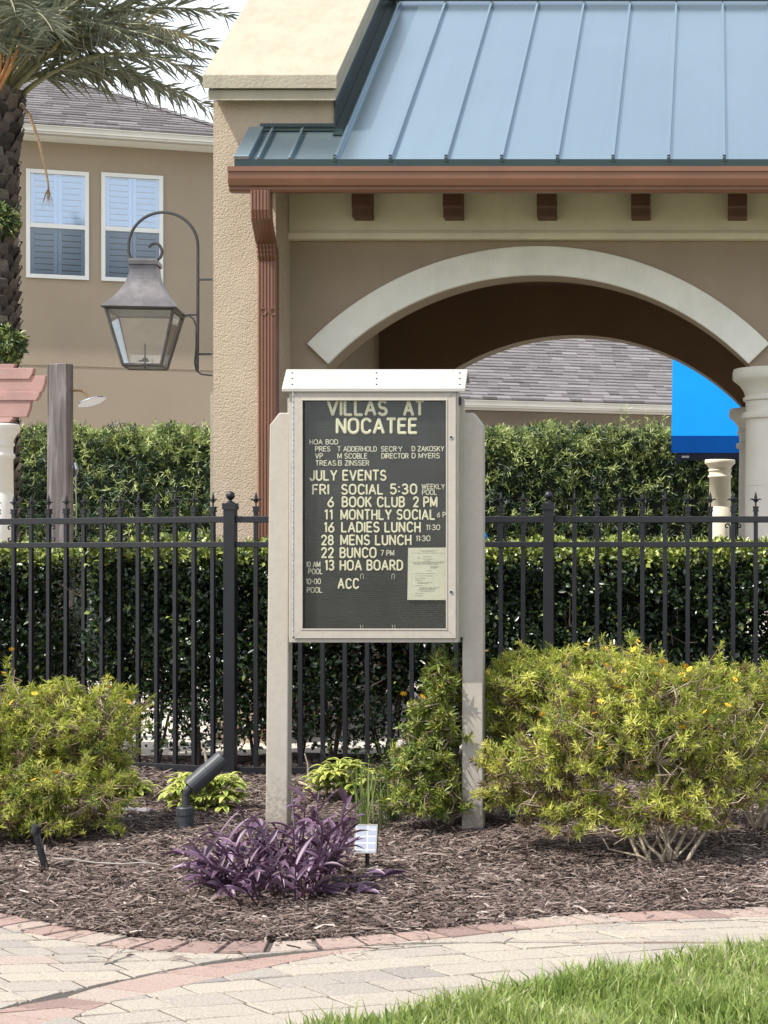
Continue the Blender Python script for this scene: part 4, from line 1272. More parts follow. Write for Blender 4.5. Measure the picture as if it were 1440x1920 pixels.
# posts
for (t0, t1, b0_, b1_, side) in ((503, 541, 494.5, 536, -1), (866.5, 904, 864, 904, 1)):
    mb = MB()
    y0, y1 = YPF, YPF + .095
    zt_, zc_ = sz(773), sz(796)
    def lx_(z, e):  # lean of the post edge e
        t = (z - 0) / (zt_ - 0)
        return sx((b0_ if e == 0 else b1_) * (1 - t) + (t0 if e == 0 else t1) * t)
    if side < 0: prof = [(lx_(-.1, 0), -.1), (lx_(-.1, 1), -.1), (lx_(zt_, 1), zt_), (lx_(zt_, 0) + .05, zt_), (lx_(zc_, 0), zc_)]
    else: prof = [(lx_(-.1, 0), -.1), (lx_(-.1, 1), -.1), (lx_(zc_, 1), zc_), (lx_(zt_, 1) - .05, zt_), (lx_(zt_, 0), zt_)]
    mb.prism_y(prof, y0, y1)
    mb.build('post', M['sign'], sign, bevel=.006)
# cabinet as a tray: back, sides, top, bottom
mb = MB()
cx0, cx1, cz0, cz1 = sx(541.5), sx(858.5), sz(1205), sz(729)
def fit_y(y):  # keep the photo's size for faces nearer than SD
    return y / SD
k_ = YF / SD
cxa, cxb = cx0 * k_, cx1 * k_
za_, zb2 = CZ + (cz0 - CZ) * k_, CZ + (cz1 - CZ) * k_
t = .022
mb.box(cxa, cxb, YB - .012, YB, za_, zb2)
mb.box(cxa, cxa + t, YF + .004, YB - .012, za_, zb2); mb.box(cxb - t, cxb, YF + .004, YB - .012, za_, zb2)
mb.box(cxa + t, cxb - t, YF + .004, YB - .012, za_, za_ + t); mb.box(cxa + t, cxb - t, YF + .004, YB - .012, zb2 - t, zb2)
mb.build('cabinet', M['sign'], sign, bevel=.003)
# the cabinet joins the posts
mb = MB()
mb.box(cxb - .001, sx(868), YPF - .004, YPF + .05, sz(1195), sz(745))
mb.build('side_rail', M['sign'], sign)
mb = MB()
mb.box(sx(536), cxa + .001, YPF + .004, YPF + .05, sz(1195), sz(745))
mb.build('side_rail', M['sign'], sign)
# door frame
dx0, dx1, dz0, dz1 = sx(552) * k_, sx(855) * k_, CZ + (sz(1197) - CZ) * k_, CZ + (sz(734) - CZ) * k_
ix0, ix1, iz0, iz1 = sx(566.5) * k_, sx(838) * k_, CZ + (sz(1180) - CZ) * k_, CZ + (sz(750) - CZ) * k_
mb = MB()
yd0, yd1 = YF - .006, YF + .016
def trap(a, b, c, d):
    vs = [(p[0], y, p[1]) for y in (yd0, yd1) for p in (a, b, c, d)]
    mb.add(vs, [(0,1,2,3),(7,6,5,4),(0,4,5,1),(1,5,6,2),(2,6,7,3),(3,7,4,0)])
g = .0008
trap((dx0, dz0), (dx1, dz0), (ix1, iz0), (ix0, iz0))
trap((dx0, dz1), (ix0, iz1), (ix1, iz1), (dx1, dz1))
trap((dx0, dz0 + g), (ix0, iz0 + g), (ix0, iz1 - g), (dx0, dz1 - g))
trap((dx1, dz0 + g), (dx1, dz1 - g), (ix1, iz1 - g), (ix1, iz0 + g))
# bead round the glass
for (a, b, c, d) in ((ix0 - .004, ix0 + .004, iz0 + .004, iz1 - .004), (ix1 - .004, ix1 + .004, iz0 + .004, iz1 - .004), (ix0 - .004, ix1 + .004, iz0 - .004, iz0 + .0035), (ix0 - .004, ix1 + .004, iz1 - .0035, iz1 + .004)):
    mb.box(a, b, yd0 - .003, yd0 + .01, c, d)
door = mb.build('door', M['sign'], sign, bevel=.0015)
mb = MB(); mb.box(ix0 - .006, ix1 + .006, YF + .0165, YF + .019, iz0 - .006, iz1 + .006)
mb.build('pane', M['acrylic'], door)
mb = MB()
zz = dz0 + .01
while zz < dz1 - .01:
    mb.lathe((dx0 - .006, yd0 + .004, zz), [(.0052, 0), (.0052, .026)], 8); zz += .029
mb.build('hinge', M['steel'], door)
for py in (820, 1110):
    c = Vector((sx(846.5) * k_, yd0 - .002, CZ + (sz(py) - CZ) * k_))
    mb = MB(); mb.tube([c + Vector((0, .003, 0)), c - Vector((0, .0015, 0))], .010, 14)
    lk = mb.build('lock', M['steel'], door)
    mb = MB(); mb.tube([c - Vector((0, .0017, 0)), c - Vector((0, .0026, 0))], .007, 10)
    mb.build('keyhole', M['dark_metal'], lk)
# lock clasp on the right side
mb = MB(); mb.box(cxb + .001, cxb + .012, YF + .03, YF + .055, sz(760), sz(745))
mb.build('latch', M['dark_metal'], sign)
# roof cap: one pitched board with a thick front edge
fy, by = SD - .073, SD + .085
rz_f, rz_b = CZ + (PY - 728) * fy / F, CZ + (PY - 692) * (SD + .03) / F
tilt = (rz_b - rz_f) / (SD + .03 - fy)
th_ = .020
mb = MB()
prof = [(fy, rz_f - th_), (fy, rz_f), (SD + .03, rz_b), (SD + .12, rz_b - .05), (SD + .12, rz_b - .05 - th_), (SD + .03, rz_b - th_)]
mb.prism_x(prof, X(528, fy), X(872.5, fy))
cap = mb.build('roof', M['sign_white'], sign, bevel=.004)
mb = MB()
for px in (548, 706, 862):
    for (t_) in (.2, .5, .8):
        yy = fy + (SD + .03 - fy) * t_
        zz = rz_f + tilt * (yy - fy)
        xx = X(px, SD) * yy / SD + (t_ - .5) * .0
        mb.tube([(xx, yy, zz - .002), (xx, yy - .0015, zz + .0028)], .0042, 8)
mb.build('screw', M['dark_metal'], cap)
# end gussets under the roof
mb = MB()
for a in (cxa + .002, cxb - .022):
    mb.prism_x([(YF + .01, zb2 + .001), (YF + .02, rz_f - th_ + tilt * (YF + .02 - fy) - .002), (SD + .03, rz_b - th_ - .002), (SD + .05, zb2 + .001)], a, a + .02)
mb.build('gusset', M['sign'], sign)
# letter panel
YL = SD - .022
pk1 = YL / SD
mb = MB(); mb.box(cxa + t + .001, cxb - t - .001, YL, YL + .005, za_ + t + .001, zb2 - t - .001)
panel = mb.build('letter_panel', M['panel'], sign)

# ---- stroke alphabet: rounded plastic letters as swept strokes, in a box one unit high
def arc(cx, cy_, rx, ry, a0, a1, n=10):
    return [(cx + rx * math.cos(R(a0 + (a1 - a0) * i / n)), cy_ + ry * math.sin(R(a0 + (a1 - a0) * i / n))) for i in range(n + 1)]
GL = {
 'A': (.62, [[(0,0),(.31,1)],[(.62,0),(.31,1)],[(.12,.33),(.5,.33)]]),
 'B': (.5, [[(0,0),(0,1)],[(0,1),(.25,1)]+arc(.25,.76,.22,.24,90,-90)+[(0,.52)],[(.25,.52)]+arc(.25,.26,.25,.26,90,-90)+[(0,0)]]),
 'C': (.58, [arc(.32,.68,.28,.32,25,180,10)+[(.04,.32)]+arc(.32,.32,.28,.32,180,335,10)]),
 'D': (.54, [[(0,0),(0,1)],[(0,1),(.2,1)]+arc(.2,.66,.34,.34,90,0,8)+arc(.2,.34,.34,.34,0,-90,8)+[(0,0)]]),
 'E': (.46, [[(0,0),(0,1)],[(0,1),(.46,1)],[(0,.52),(.40,.52)],[(0,0),(.46,0)]]),
 'F': (.44, [[(0,0),(0,1)],[(0,1),(.44,1)],[(0,.52),(.38,.52)]]),
 'H': (.52, [[(0,0),(0,1)],[(.52,0),(.52,1)],[(0,.5),(.52,.5)]]),
 'I': (.0, [[(0,0),(0,1)]]),
 'J': (.40, [[(.40,1),(.40,.24)]+arc(.2,.22,.2,.22,0,-180,10)]),
 'K': (.52, [[(0,0),(0,1)],[(.5,1),(0,.42)],[(.17,.6),(.52,0)]]),
 'L': (.44, [[(0,1),(0,0)],[(0,0),(.44,0)]]),
 'M': (.66, [[(0,0),(0,1)],[(0,1),(.33,.12)],[(.33,.12),(.66,1)],[(.66,1),(.66,0)]]),
 'N': (.54, [[(0,0),(0,1)],[(0,1),(.54,0)],[(.54,0),(.54,1)]]),
 'O': (.60, [arc(.3,.68,.3,.32,0,180,12)+arc(.3,.32,.3,.32,180,360,12)+[(.6,.68)]]),
 'P': (.50, [[(0,0),(0,1)],[(0,1),(.24,1)]+arc(.24,.73,.26,.27,90,-90)+[(0,.46)]]),
 'R': (.52, [[(0,0),(0,1)],[(0,1),(.24,1)]+arc(.24,.74,.25,.26,90,-90)+[(0,.48)],[(.24,.48),(.52,0)]]),
 'S': (.50, [arc(.25,.75,.23,.25,30,90,5)+arc(.25,.75,.23,.25,90,250,9)+[(.33,.48)]+arc(.25,.25,.25,.25,60,-90,9)+arc(.25,.25,.25,.25,-90,-155,5)]),
 'T': (.52, [[(0,1),(.52,1)],[(.26,1),(.26,0)]]),
 'U': (.52, [[(0,1),(0,.28)]+arc(.26,.27,.26,.27,180,360,12)+[(.52,1)]]),
 'V': (.60, [[(0,1),(.3,0)],[(.3,0),(.6,1)]]),
 'W': (.84, [[(0,1),(.21,0)],[(.21,0),(.42,.9)],[(.42,.9),(.63,0)],[(.63,0),(.84,1)]]),
 'Y': (.58, [[(0,1),(.29,.45)],[(.58,1),(.29,.45)],[(.29,.45),(.29,0)]]),
 'Z': (.50, [[(0,1),(.5,1)],[(.5,1),(0,0)],[(0,0),(.5,0)]]),
 '0': (.50, [arc(.25,.68,.25,.32,0,180,10)+arc(.25,.32,.25,.32,180,360,10)+[(.5,.68)]]),
 '1': (.14, [[(.14,0),(.14,1)],[(.14,1),(0,.84)]]),
 '2': (.48, [arc(.24,.74,.24,.26,170,-20,12)+[(.36,.48),(.02,0)],[(0,0),(.48,0)]]),
 '3': (.48, [arc(.23,.76,.22,.24,150,-80,12),[(.2,.53)]+arc(.23,.265,.25,.265,85,-150,12)]),
 '5': (.48, [[(.44,1),(.08,1)],[(.08,1),(.05,.56)],[(.05,.56)]+arc(.23,.31,.25,.31,110,-150,14)]),
 '6': (.50, [[(.40,1),(.10,.52)]+arc(.25,.29,.25,.29,140,500,18)]),
 '7': (.48, [[(0,1),(.48,1)],[(.48,1),(.16,0)]]),
 '8': (.50, [arc(.25,.755,.21,.245,-90,270,18),arc(.25,.255,.25,.255,90,450,18)]),
 '-': (.22, [[(0,.5),(.22,.5)]]),
 '.': (.0, [[(0,.0),(0.001,.03)]]),
 "'": (.0, [[(0,.72),(0.001,.66)]]),
 ':': (.02, [[(0,.24),(.001,.27)],[(0,.70),(.001,.73)]]),
 'G': (.58, [arc(.32,.68,.28,.32,25,180,10)+[(.04,.32)]+arc(.32,.32,.28,.32,180,350,10),[(.36,.42),(.6,.42)]]),
}
def zx(v): return 520 + v / 3.555
def zy(v): return 680 + v / 3.555
def write(text, x0, x1, y0, y1, m, sw=0.085, name='lettering', colon=1.0):
    sw *= 1.22
    """text fitted between photo coordinates of the enlarged board (x0..x1, y0..y1)"""
    gap, space = (.26 if sw > .075 else .20), .42
    total = 0
    for i, ch in enumerate(text):
        total += space if ch == ' ' else GL[ch][0] + (gap if i < len(text) - 1 and ch != ' ' else 0)
    h = (y1 - y0)
    hw = h * (1 - 2 * sw)
    sxl = (x1 - x0 - 2 * sw * h) / max(total, .02)
    mb = MB()
    cur = x0 + sw * h
    for ch in text:
        if ch == ' ': cur += space * sxl; continue
        wd, strokes = GL[ch]
        jz = random.uniform(-.008, .008) * h
        for st in strokes:
            pts = []
            for gx, gz in st:
                q = P(zx(cur + gx * sxl), zy(y1 - sw * h - gz * hw + jz), YL)
                pts.append(Vector((q.x, YL - .0022, q.z)))
            r = sw * h / 3.555 * YL / F
            if ch == ':': r *= 1.25 * colon
            # round ends
            d0 = (pts[0] - pts[1]).normalized() * r * .5; d1 = (pts[-1] - pts[-2]).normalized() * r * .5
            pts2 = [pts[0] + d0] + pts + [pts[-1] + d1]
            mb.tube(pts2, [r * .55] + [r] * len(pts) + [r * .55], 8, up=(0, 1, 0), flat=.45)
        cur += (wd + gap) * sxl
    o = mb.build(name, m, panel)
    o['label'] = 'letters reading ' + text
    return o
BIG, SM = M['letter'], M['letter_small']
for tx, a, b, c, d in (('VILLAS', 330, 737, 246, 357), ('AT', 838, 982, 246, 357), ('NOCATEE', 390, 937, 366, 478)):
    write(tx, a, b, c, d, BIG, .072)
for tx, a, b, c, d in (('HOA BOD', 215, 406, 511, 546), ('PRES', 252, 354, 557, 593), ('T ADDERHOLD', 401, 664, 557, 593), ("SECR'Y", 691, 834, 557, 593), ('D ZAKOSKY', 896, 1114, 556, 592),
                       ('VP', 252, 306, 603, 641), ('M SCOBLE', 401, 601, 603, 641), ('DIRECTOR', 694, 876, 603, 640), ('D MYERS', 896, 1084, 602, 639), ('TREAS.', 254, 400, 651, 688), ('B', 405, 432, 650, 687), ('ZINSSER', 450, 614, 650, 687)):
    write(tx, a, b, c, d, SM, .058)
for tx, a, b, c, d in (('JULY EVENTS', 214, 729, 714, 789), ('FRI', 232, 347, 809, 882), ('SOCIAL', 426, 708, 808, 882), ('5:30', 749, 934, 806, 880), ('6', 334, 380, 892, 966), ('BOOK CLUB', 430, 853, 892, 966), ('2 PM', 904, 1069, 892, 966),
                       ('11', 314, 370, 977, 1049), ('MONTHLY SOCIAL', 421, 1054, 977, 1050), ('16', 312, 383, 1061, 1134), ('LADIES LUNCH', 426, 958, 1060, 1134), ('28', 292, 378, 1147, 1219), ('MENS LUNCH', 420, 896, 1146, 1219),
                       ('22', 292, 378, 1230, 1304), ('BUNCO', 416, 663, 1230, 1304), ('13', 317, 382, 1314, 1388), ('HOA BOARD', 416, 840, 1314, 1388), ('ACC', 402, 547, 1436, 1510)):
    write(tx, a, b, c, d, BIG, .066)
for tx, a, b, c, d in (('WEEKLY', 961, 1118, 808, 844), ('POOL', 965, 1065, 846, 882), ('6 P', 1064, 1124, 995, 1032), ('11:30', 992, 1086, 1079, 1117), ('11:30', 924, 1021, 1152, 1191), ('7 PM', 689, 780, 1249, 1288),
                       ('10 AM', 192, 288, 1325, 1364), ('POOL', 206, 304, 1372, 1410), ('10-00', 192, 291, 1439, 1477), ('POOL', 197, 301, 1496, 1534)):
    write(tx, a, b, c, d, SM, .055)
mb = MB()
for (cx_, y0_, y1_, s) in ((565, 1408, 1442, 1), (773, 1408, 1442, 1), (563, 1748, 1776, -1), (776, 1748, 1776, -1)):
    pts = []
    if s > 0: seq = [(cx_ - 9, y1_)] + [(cx_ - 9 * math.cos(t), y0_ + 8 - 8 * math.sin(t)) for t in np.linspace(0, math.pi, 7)] + [(cx_ + 9, y1_)]
    else: seq = [(cx_ - 8, y0_), (cx_ - 8, y1_ + 6), (cx_ + 8, y1_ + 6), (cx_ + 8, y0_)]
    for a, b in seq:
        q = P(zx(a), zy(b), YL); pts.append((q.x, YL - .003, q.z))
    mb.tube(pts, .0012, 6, up=(0, 1, 0))
mb.build('paper_hook', M['letter_small'], panel)

# notice pinned to the panel
qa = [P(zx(a), zy(b), YL) for a, b in ((873, 1234), (1160, 1232), (1156, 1582), (868, 1581))]
mb = MB()
for i in range(6):
    pass
pv = []
yn = YL - .006
nx_, ny_ = 8, 8
for j in range(ny_ + 1):
    for i in range(nx_ + 1):
        u, v = i / nx_, j / ny_
        q = (qa[0] * (1-u) + qa[1] * u) * (1-v) + (qa[3] * (1-u) + qa[2] * u) * v
        pv.append((q.x, yn - .004 * math.sin(u * 3.1) * (0.4 + v) * .6, q.z))
pfc = [(j*(nx_+1)+i, (j+1)*(nx_+1)+i, (j+1)*(nx_+1)+i+1, j*(nx_+1)+i+1) for j in range(ny_) for i in range(nx_)]
notice = mesh_obj('paper_notice', pv, pfc, M['paper'], None, loc=(qa[3].x, yn, qa[3].z))
tag(notice, 'cream printed paper notice pinned in the lower right of the message board', 'notice')
so = notice.modifiers.new('thick', 'SOLIDIFY'); so.thickness = .0004
mb = MB()
def ink(u0, u1, v, h=.006):
    def q(u, v):
        c = (qa[0] * (1-u) + qa[1] * u) * (1-v) + (qa[3] * (1-u) + qa[2] * u) * v
        return (c.x, yn - .004 * math.sin(u * 3.1) * (0.4 + v) * .6 - .0012, c.z)
    n = max(1, int((u1 - u0) / .06))
    for i in range(n):
        a, b = u0 + (u1 - u0) * i / n, u0 + (u1 - u0) * (i + 1) / n - random.choice([0, .006, .012])
        mb.add([q(a, v), q(a, v + h), q(b, v + h), q(b, v)], [(0, 1, 2, 3)])
for row in ((.27,.68,.05),(.32,.60,.068),(.08,.86,.10),(.22,.28,.17),(.34,.55,.17),(.22,.30,.20),(.34,.58,.215),(.37,.52,.25),(.10,.86,.27),(.12,.80,.29),(.15,.72,.31),(.52,.74,.35),(.52,.70,.37),(.52,.68,.39),(.45,.55,.44),(.1,.13,.49),
            (.17,.64,.49),(.1,.13,.535),(.17,.60,.535),(.1,.13,.58),(.17,.42,.58),(.1,.12,.62),(.17,.36,.62),(.22,.57,.66),(.22,.50,.68),(.1,.13,.72),(.17,.35,.72),(.28,.75,.76),(.28,.66,.78),(.25,.64,.80),(.30,.62,.83),(.1,.13,.87),(.17,.36,.87),(.1,.13,.915),(.17,.37,.915)):
    ink(*row)
mb.build('printed_text', M['ink'], notice)

# ------------------------------------------------------------------ daisy bushes
def bush(name, label, cat, base, lobes, n_tips, m, group=None, nl=30, L=.036, W=.0048, n_main=12, vmean=.6, brown=.12, flowers=12, up=.7, stem_r=.014, low=0.0, spread=.9):
    th = thing(name, label, cat, base, group)
    base = Vector(base)
    wts = np.array([l[6] if len(l) > 6 else l[3]*l[4]*l[5] for l in lobes], float); wts /= wts.sum()
    li = rng.choice(len(lobes), n_tips, p=wts)
    d = rand_dirs(n_tips)
    d[:, 2] = np.where(d[:, 2] < -.35, -d[:, 2] * .6, d[:, 2]); d = norm(d)
    rr = (0.45 + .55 * rng.random(n_tips) ** .45) * np.where(rng.random(n_tips) < .16, rng.uniform(1.05, 1.38, n_tips), 1)
    C = np.array([l[:3] for l in lobes])[li]; Rd = np.array([l[3:6] for l in lobes])[li]
    lump = 1 + .30 * np.sin(d[:, 0] * 7 + C[:, 0] * 9) * np.sin(d[:, 2] * 8 + C[:, 1] * 5) + .08 * np.sin(d[:, 0] * 17 + d[:, 2] * 13)
    tips = C + d * Rd * (rr * lump)[:, None]
    tips[:, 2] = np.maximum(tips[:, 2], low + .04 + .05 * rng.random(n_tips))
    # branches
    mb = MB()
    anchors = []
    pick_ = rng.choice(n_tips, n_main, replace=False)
    for i in pick_:
        tp = Vector(tips[i]); 
        q = base + (tp - base) * .72
        m1 = base + Vector(((q - base).x * .42, (q - base).y * .42, (q - base).z * .26)) + Vector((random.gauss(0, .03), random.gauss(0, .03), random.uniform(.0, .04)))
        m2 = base + Vector(((q - base).x * .76, (q - base).y * .76, (q - base).z * .62)) + Vector((random.gauss(0, .04), random.gauss(0, .04), random.uniform(-.02, .04)))
        b_ = base + Vector((random.gauss(0, .025), random.gauss(0, .025), -.03))
        # a crooked limb: jittered points along the bend
        raw = [b_, b_.lerp(m1, .5), m1, m1.lerp(m2, .5), m2, m2.lerp(q, .5), q]
        raw = [raw[0]] + [c_ + Vector((random.gauss(0, .018), random.gauss(0, .018), random.gauss(0, .016))) for c_ in raw[1:-1]] + [raw[-1]]
        kr = random.uniform(.45, 1.15)
        mb.tube(raw, [stem_r * kr * f_ for f_ in (1.15, .85, .72, .62, .5, .4, .3)], 6)
        anchors += [m1 * .5 + m2 * .5, m2, q]
    A = np.array(anchors)
    sub = rng.choice(n_tips, min(n_tips, n_main * 24), replace=False)
    A2 = []
    for i in sub:
        tp = Vector(tips[i]); k = np.argmin(np.sum((A - tips[i]) ** 2, 1)); a = Vector(A[k])
        e = a + (tp - a) * .75; md = (a + e) / 2 + Vector((random.gauss(0, .04), random.gauss(0, .04), random.gauss(0, .03)))
        mb.tube([a, md, e], [.0045, .0038, .003], 5); A2 += [md, e]
    A = np.array(list(anchors) + A2)
    mt = MB()
    for i in range(n_tips):
        tp = tips[i]
        k = np.argmin(np.sum((A - tp) ** 2, 1))
        a = Vector(A[k]); tpv = Vector(tp)
        md = a * .45 + tpv * .55 + Vector((random.gauss(0, .03), random.gauss(0, .03), random.gauss(-.01, .02)))
        mt.tube([a, md, tpv], [.0030, .0024, .0015], 4)
    # bare twigs
    for i in range(n_main * 2):
        a = Vector(A[random.randrange(len(A))])
        e = a + Vector((random.gauss(0, .08), random.gauss(0, .08), random.gauss(.0, .06)))
        if e.z < low + .03: e.z = low + .03
        md = (a + e) / 2 + Vector((random.gauss(0, .03), random.gauss(0, .03), random.gauss(0, .03)))
        mb.tube([a, md, e], [.0045, .0035, .0015], 4)
    mb.build('stem', M['bark'], th, smooth=True)
    mt.build('twig', M['twig'], th)
    # leaf rosettes
    out = norm(d * np.array([[1, 1, 1]]) + np.array([[0, 0, up]]) + rand_dirs(n_tips) * .3)
    pp = np.repeat(tips, nl, 0); ax = np.repeat(out, nl, 0)
    pp = pp - ax * (rng.random((len(pp), 1)) * L * 1.6)
    T = norm(ax * .65 + rand_dirs(len(pp)) * spread)
    N = norm(ax + rand_dirs(len(pp)) * .35)
    tv = rng.normal(vmean, .19, n_tips)
    rel_ = 1 - (tips[:, 2] - tips[:, 2].min()) / max(.01, np.ptp(tips[:, 2]))
    dead = rng.random(n_tips) < brown * (.35 + 2.4 * rel_ ** 2)
    v = np.clip(np.repeat(tv, nl) + rng.normal(0, .12, len(pp)), .17, 1)
    v = np.where(np.repeat(dead, nl), rng.random(len(pp)) * .12, v)
    sz_ = np.repeat(.55 + .85 * rng.random(n_tips), nl)
    leaves('foliage', pp, T, N, L * sz_ * (.7 + .6 * rng.random(len(pp))), W * sz_ * (.8 + .5 * rng.random(len(pp))), v, m, th, .2, .12)
    # flowers stand clear of the leaves
    if flowers:
        fl0 = None
        vis = np.argsort(tips[:, 2] * 1.0 - tips[:, 1] * .6 + rng.normal(0, .22, n_tips))[::-1][:flowers]
        for i in vis:
            c = Vector(tips[i]) + Vector(out[i]) * .06
            if fl0 is None:
                mbf = MB()
                for k in range(9):
                    a = 2 * math.pi * k / 9
                    u = Vector((math.cos(a), math.sin(a), .12)); s_ = Vector((-math.sin(a), math.cos(a), 0))
                    mbf.add([u * .005, u * .016 - s_ * .0045, u * .024, u * .016 + s_ * .0045], [(0, 1, 2, 3)])
                f_ = mesh_obj('flower', np.array(mbf.v), mbf.f, M['petal'], None)
                mbf = MB(); mbf.lathe((0, 0, -.001), [(.002, -.002), (.007, 0), (.006, .004), (.002, .006)], 8)
                e_ = mesh_obj('flower_eye', np.array(mbf.v), mbf.f, M['flower_eye'], None); e_.parent = f_
                fl0 = f_
            else: f_ = dup(fl0, th)
            f_.parent = th; f_.location = c - base
            f_.rotation_euler = (R(random.uniform(10, 55)), R(random.uniform(-30, 30)), random.random() * 6)
            f_.scale = [random.uniform(.62, .9)] * 3
    return th
def lob(px, py, D, rx, ry, rz, w_=None):
    p = P(px, py, D); l = [p.x, p.y, p.z, rx, ry, rz]
    if w_: l.append(w_)
    return l
gsh = 'yellow flowering daisy bushes in the mulch bed'
b1 = G(1246, 1628)
bush('daisy_bush', 'widest daisy bush with bare pale trunk, right of the sign', 'bush', b1,
     [lob(1230, 1384, 8.8, .40, .34, .36), lob(1110, 1424, 8.9, .38, .32, .33), lob(1330, 1434, 8.85, .30, .3, .27), lob(1170, 1319, 9.0, .38, .3, .22), lob(1000, 1464, 9.0, .26, .25, .24), lob(1260, 1534, 8.55, .28, .25, .17), lob(1090, 1534, 8.75, .28, .25, .16), lob(1240, 1274, 9.0, .18, .2, .10), lob(1330, 1500, 8.7, .24, .24, .14), lob(990, 1500, 9.0, .2, .2, .12)],
     2050, M['daisy'], gsh, n_main=15, brown=.13, flowers=26, vmean=.64, stem_r=.0125, up=.4)
bush('daisy_bush', 'daisy bush just behind the right post of the sign', 'bush', G(1068, 1535),
     [lob(985, 1332, 9.95, .26, .18, .32), lob(1065, 1312, 9.85, .36, .22, .30), lob(945, 1422, 10.0, .16, .16, .30), lob(1180, 1292, 9.8, .30, .25, .20), lob(1010, 1262, 9.9, .26, .18, .13), lob(1100, 1257, 9.9, .26, .2, .12), lob(965, 1492, 9.95, .20, .18, .16)],
     1300, M['daisy'], gsh, n_main=12, brown=.09, flowers=10, vmean=.6, up=.4)
bush('daisy_bush', 'sparse twiggy daisy bush at the right edge of the bed', 'bush', G(1425, 1560),
     [lob(1400, 1330, 9.8, .30, .3, .20), lob(1470, 1420, 9.7, .34, .3, .28), lob(1390, 1470, 9.5, .24, .25, .18), lob(1345, 1280, 10, .22, .2, .14), lob(1410, 1275, 10, .16, .2, .12), lob(1540, 1380, 9.8, .34, .3, .3)],
     900, M['daisy'], gsh, n_main=11, brown=.2, flowers=9, vmean=.58, up=.4)
bush('green_shrub', 'upright dense green shrub left of the right sign post', 'bush', G(838, 1555),
     [lob(826, 1285, 9.78, .11, .12, .20, .9), lob(845, 1350, 9.95, .15, .12, .2, 1.0), lob(818, 1370, 9.8, .17, .16, .26, 2.0), lob(790, 1440, 9.75, .20, .18, .17, 2.2), lob(800, 1505, 9.75, .22, .2, .14, 1.8), lob(905, 1480, 10.0, .2, .12, .2, 1.0)],
     950, M['green_bush'], None, nl=18, L=.042, W=.009, n_main=10, brown=0, flowers=5, vmean=.6, stem_r=.009, up=.4)
bush('daisy_bush', 'bushy daisy shrub full to the ground at the left edge', 'bush', G(110, 1565),
     [lob(60, 1400, 9.7, .34, .3, .30), lob(165, 1390, 9.75, .28, .28, .28), lob(-40, 1420, 9.6, .3, .3, .34), lob(205, 1350, 9.9, .16, .2, .20), lob(120, 1490, 9.5, .38, .3, .21), lob(20, 1510, 9.4, .3, .25, .19), lob(110, 1310, 9.9, .16, .16, .12), lob(200, 1460, 9.7, .17, .2, .17), lob(20, 1330, 9.8, .2, .2, .14), lob(50, 1550, 9.3, .3, .2, .12), lob(-50, 1555, 9.3, .3, .2, .12), lob(165, 1545, 9.45, .2, .2, .10)],
     2000, M['daisy'], gsh, n_main=14, brown=.06, flowers=24, vmean=.58, up=.4)

# ------------------------------------------------------------------ small plants
def blade_leaf(mb, base, dirv, L, W, droop, fold=.25, n=6, val=(0.0, 1.0), twist=0.0):
    """a curved lance leaf: left edge, midrib, right edge; val = (edge, midrib)"""
    base, d = Vector(base), Vector(dirv).normalized()
    side = d.cross(Vector((0, 0, 1)))
    if side.length < 1e-3: side = Vector((1, 0, 0))
    side.normalize()
    side = (Matrix.Rotation(twist, 3, d) @ side)
    vs, fs, vals = [], [], []
    p = base.copy(); cur = d.copy()
    for i in range(n + 1):
        t = i / n
        wd = W * (math.sin(math.pi * min(1, (t * .92 + .08))) ** .8) * (1 if t < .98 else .1)
        upn = side.cross(cur).normalized()
        vs += [p - side * wd/2 + upn * wd * fold, p, p + side * wd/2 + upn * wd * fold]
        vals += [val[0], val[1], val[0]]
        p = p + cur * (L / n)
        cur = (cur + Vector((0, 0, -droop / n))).normalized()
    for i in range(n):
        o = 3 * i
        fs += [(o, o+1, o+4, o+3), (o+1, o+2, o+5, o+4)]
    o = len(mb.v)
    mb.v += [tuple(q) for q in vs]; mb.f += [tuple(a + o for a in f) for f in fs]; mb.a += vals
def variegated(label, px, py, wid, hgt, n, D=None):
    g0 = G(px, py)
    th = thing('variegated_plant', label, 'plant', g0, 'variegated plants in front of the fence')
    mb = MB()
    for _ in range(n):
        a = random.random() * 2 * math.pi; r = wid * math.sqrt(random.random())
        hgt_ = hgt * (1 - .45 * (r / wid) ** 2) * random.uniform(.25, 1)
        c = g0 + Vector((r * math.cos(a), r * .8 * math.sin(a), hgt_))
        k = random.randint(4, 6); a0 = random.random() * 6
        for i in range(k):
            b = a0 + i * 2 * math.pi / k + random.gauss(0, .2)
            blade_leaf(mb, c, (math.cos(b), math.sin(b), random.uniform(.2, .8)), random.uniform(.075, .12), random.uniform(.026, .038), 1.5, .12, 6, (random.uniform(0, .3), random.uniform(.5, 1.0)))
    mb.build('foliage', M['varieg'], th, smooth=True)
    mb = MB()
    for _ in range(16):
        a = random.random() * 6.28; r = wid * .8 * math.sqrt(random.random())
        mb.tube([g0 + Vector((0, 0, -.02)), g0 + Vector((r * math.cos(a) * .6, r * math.sin(a) * .6, hgt * .35)), g0 + Vector((r * math.cos(a), r * math.sin(a), hgt * .75))], .005, 5)
    mb.build('stem', M['petiole'], th)
variegated('yellow green variegated plant under the black spotlight', 385, 1525, .21, .27, 78)
variegated('yellow green variegated plant right of the left sign post', 645, 1500, .19, .25, 66)
variegated('small yellow green variegated plant beside the left daisy bush', 242, 1502, .11, .15, 24)

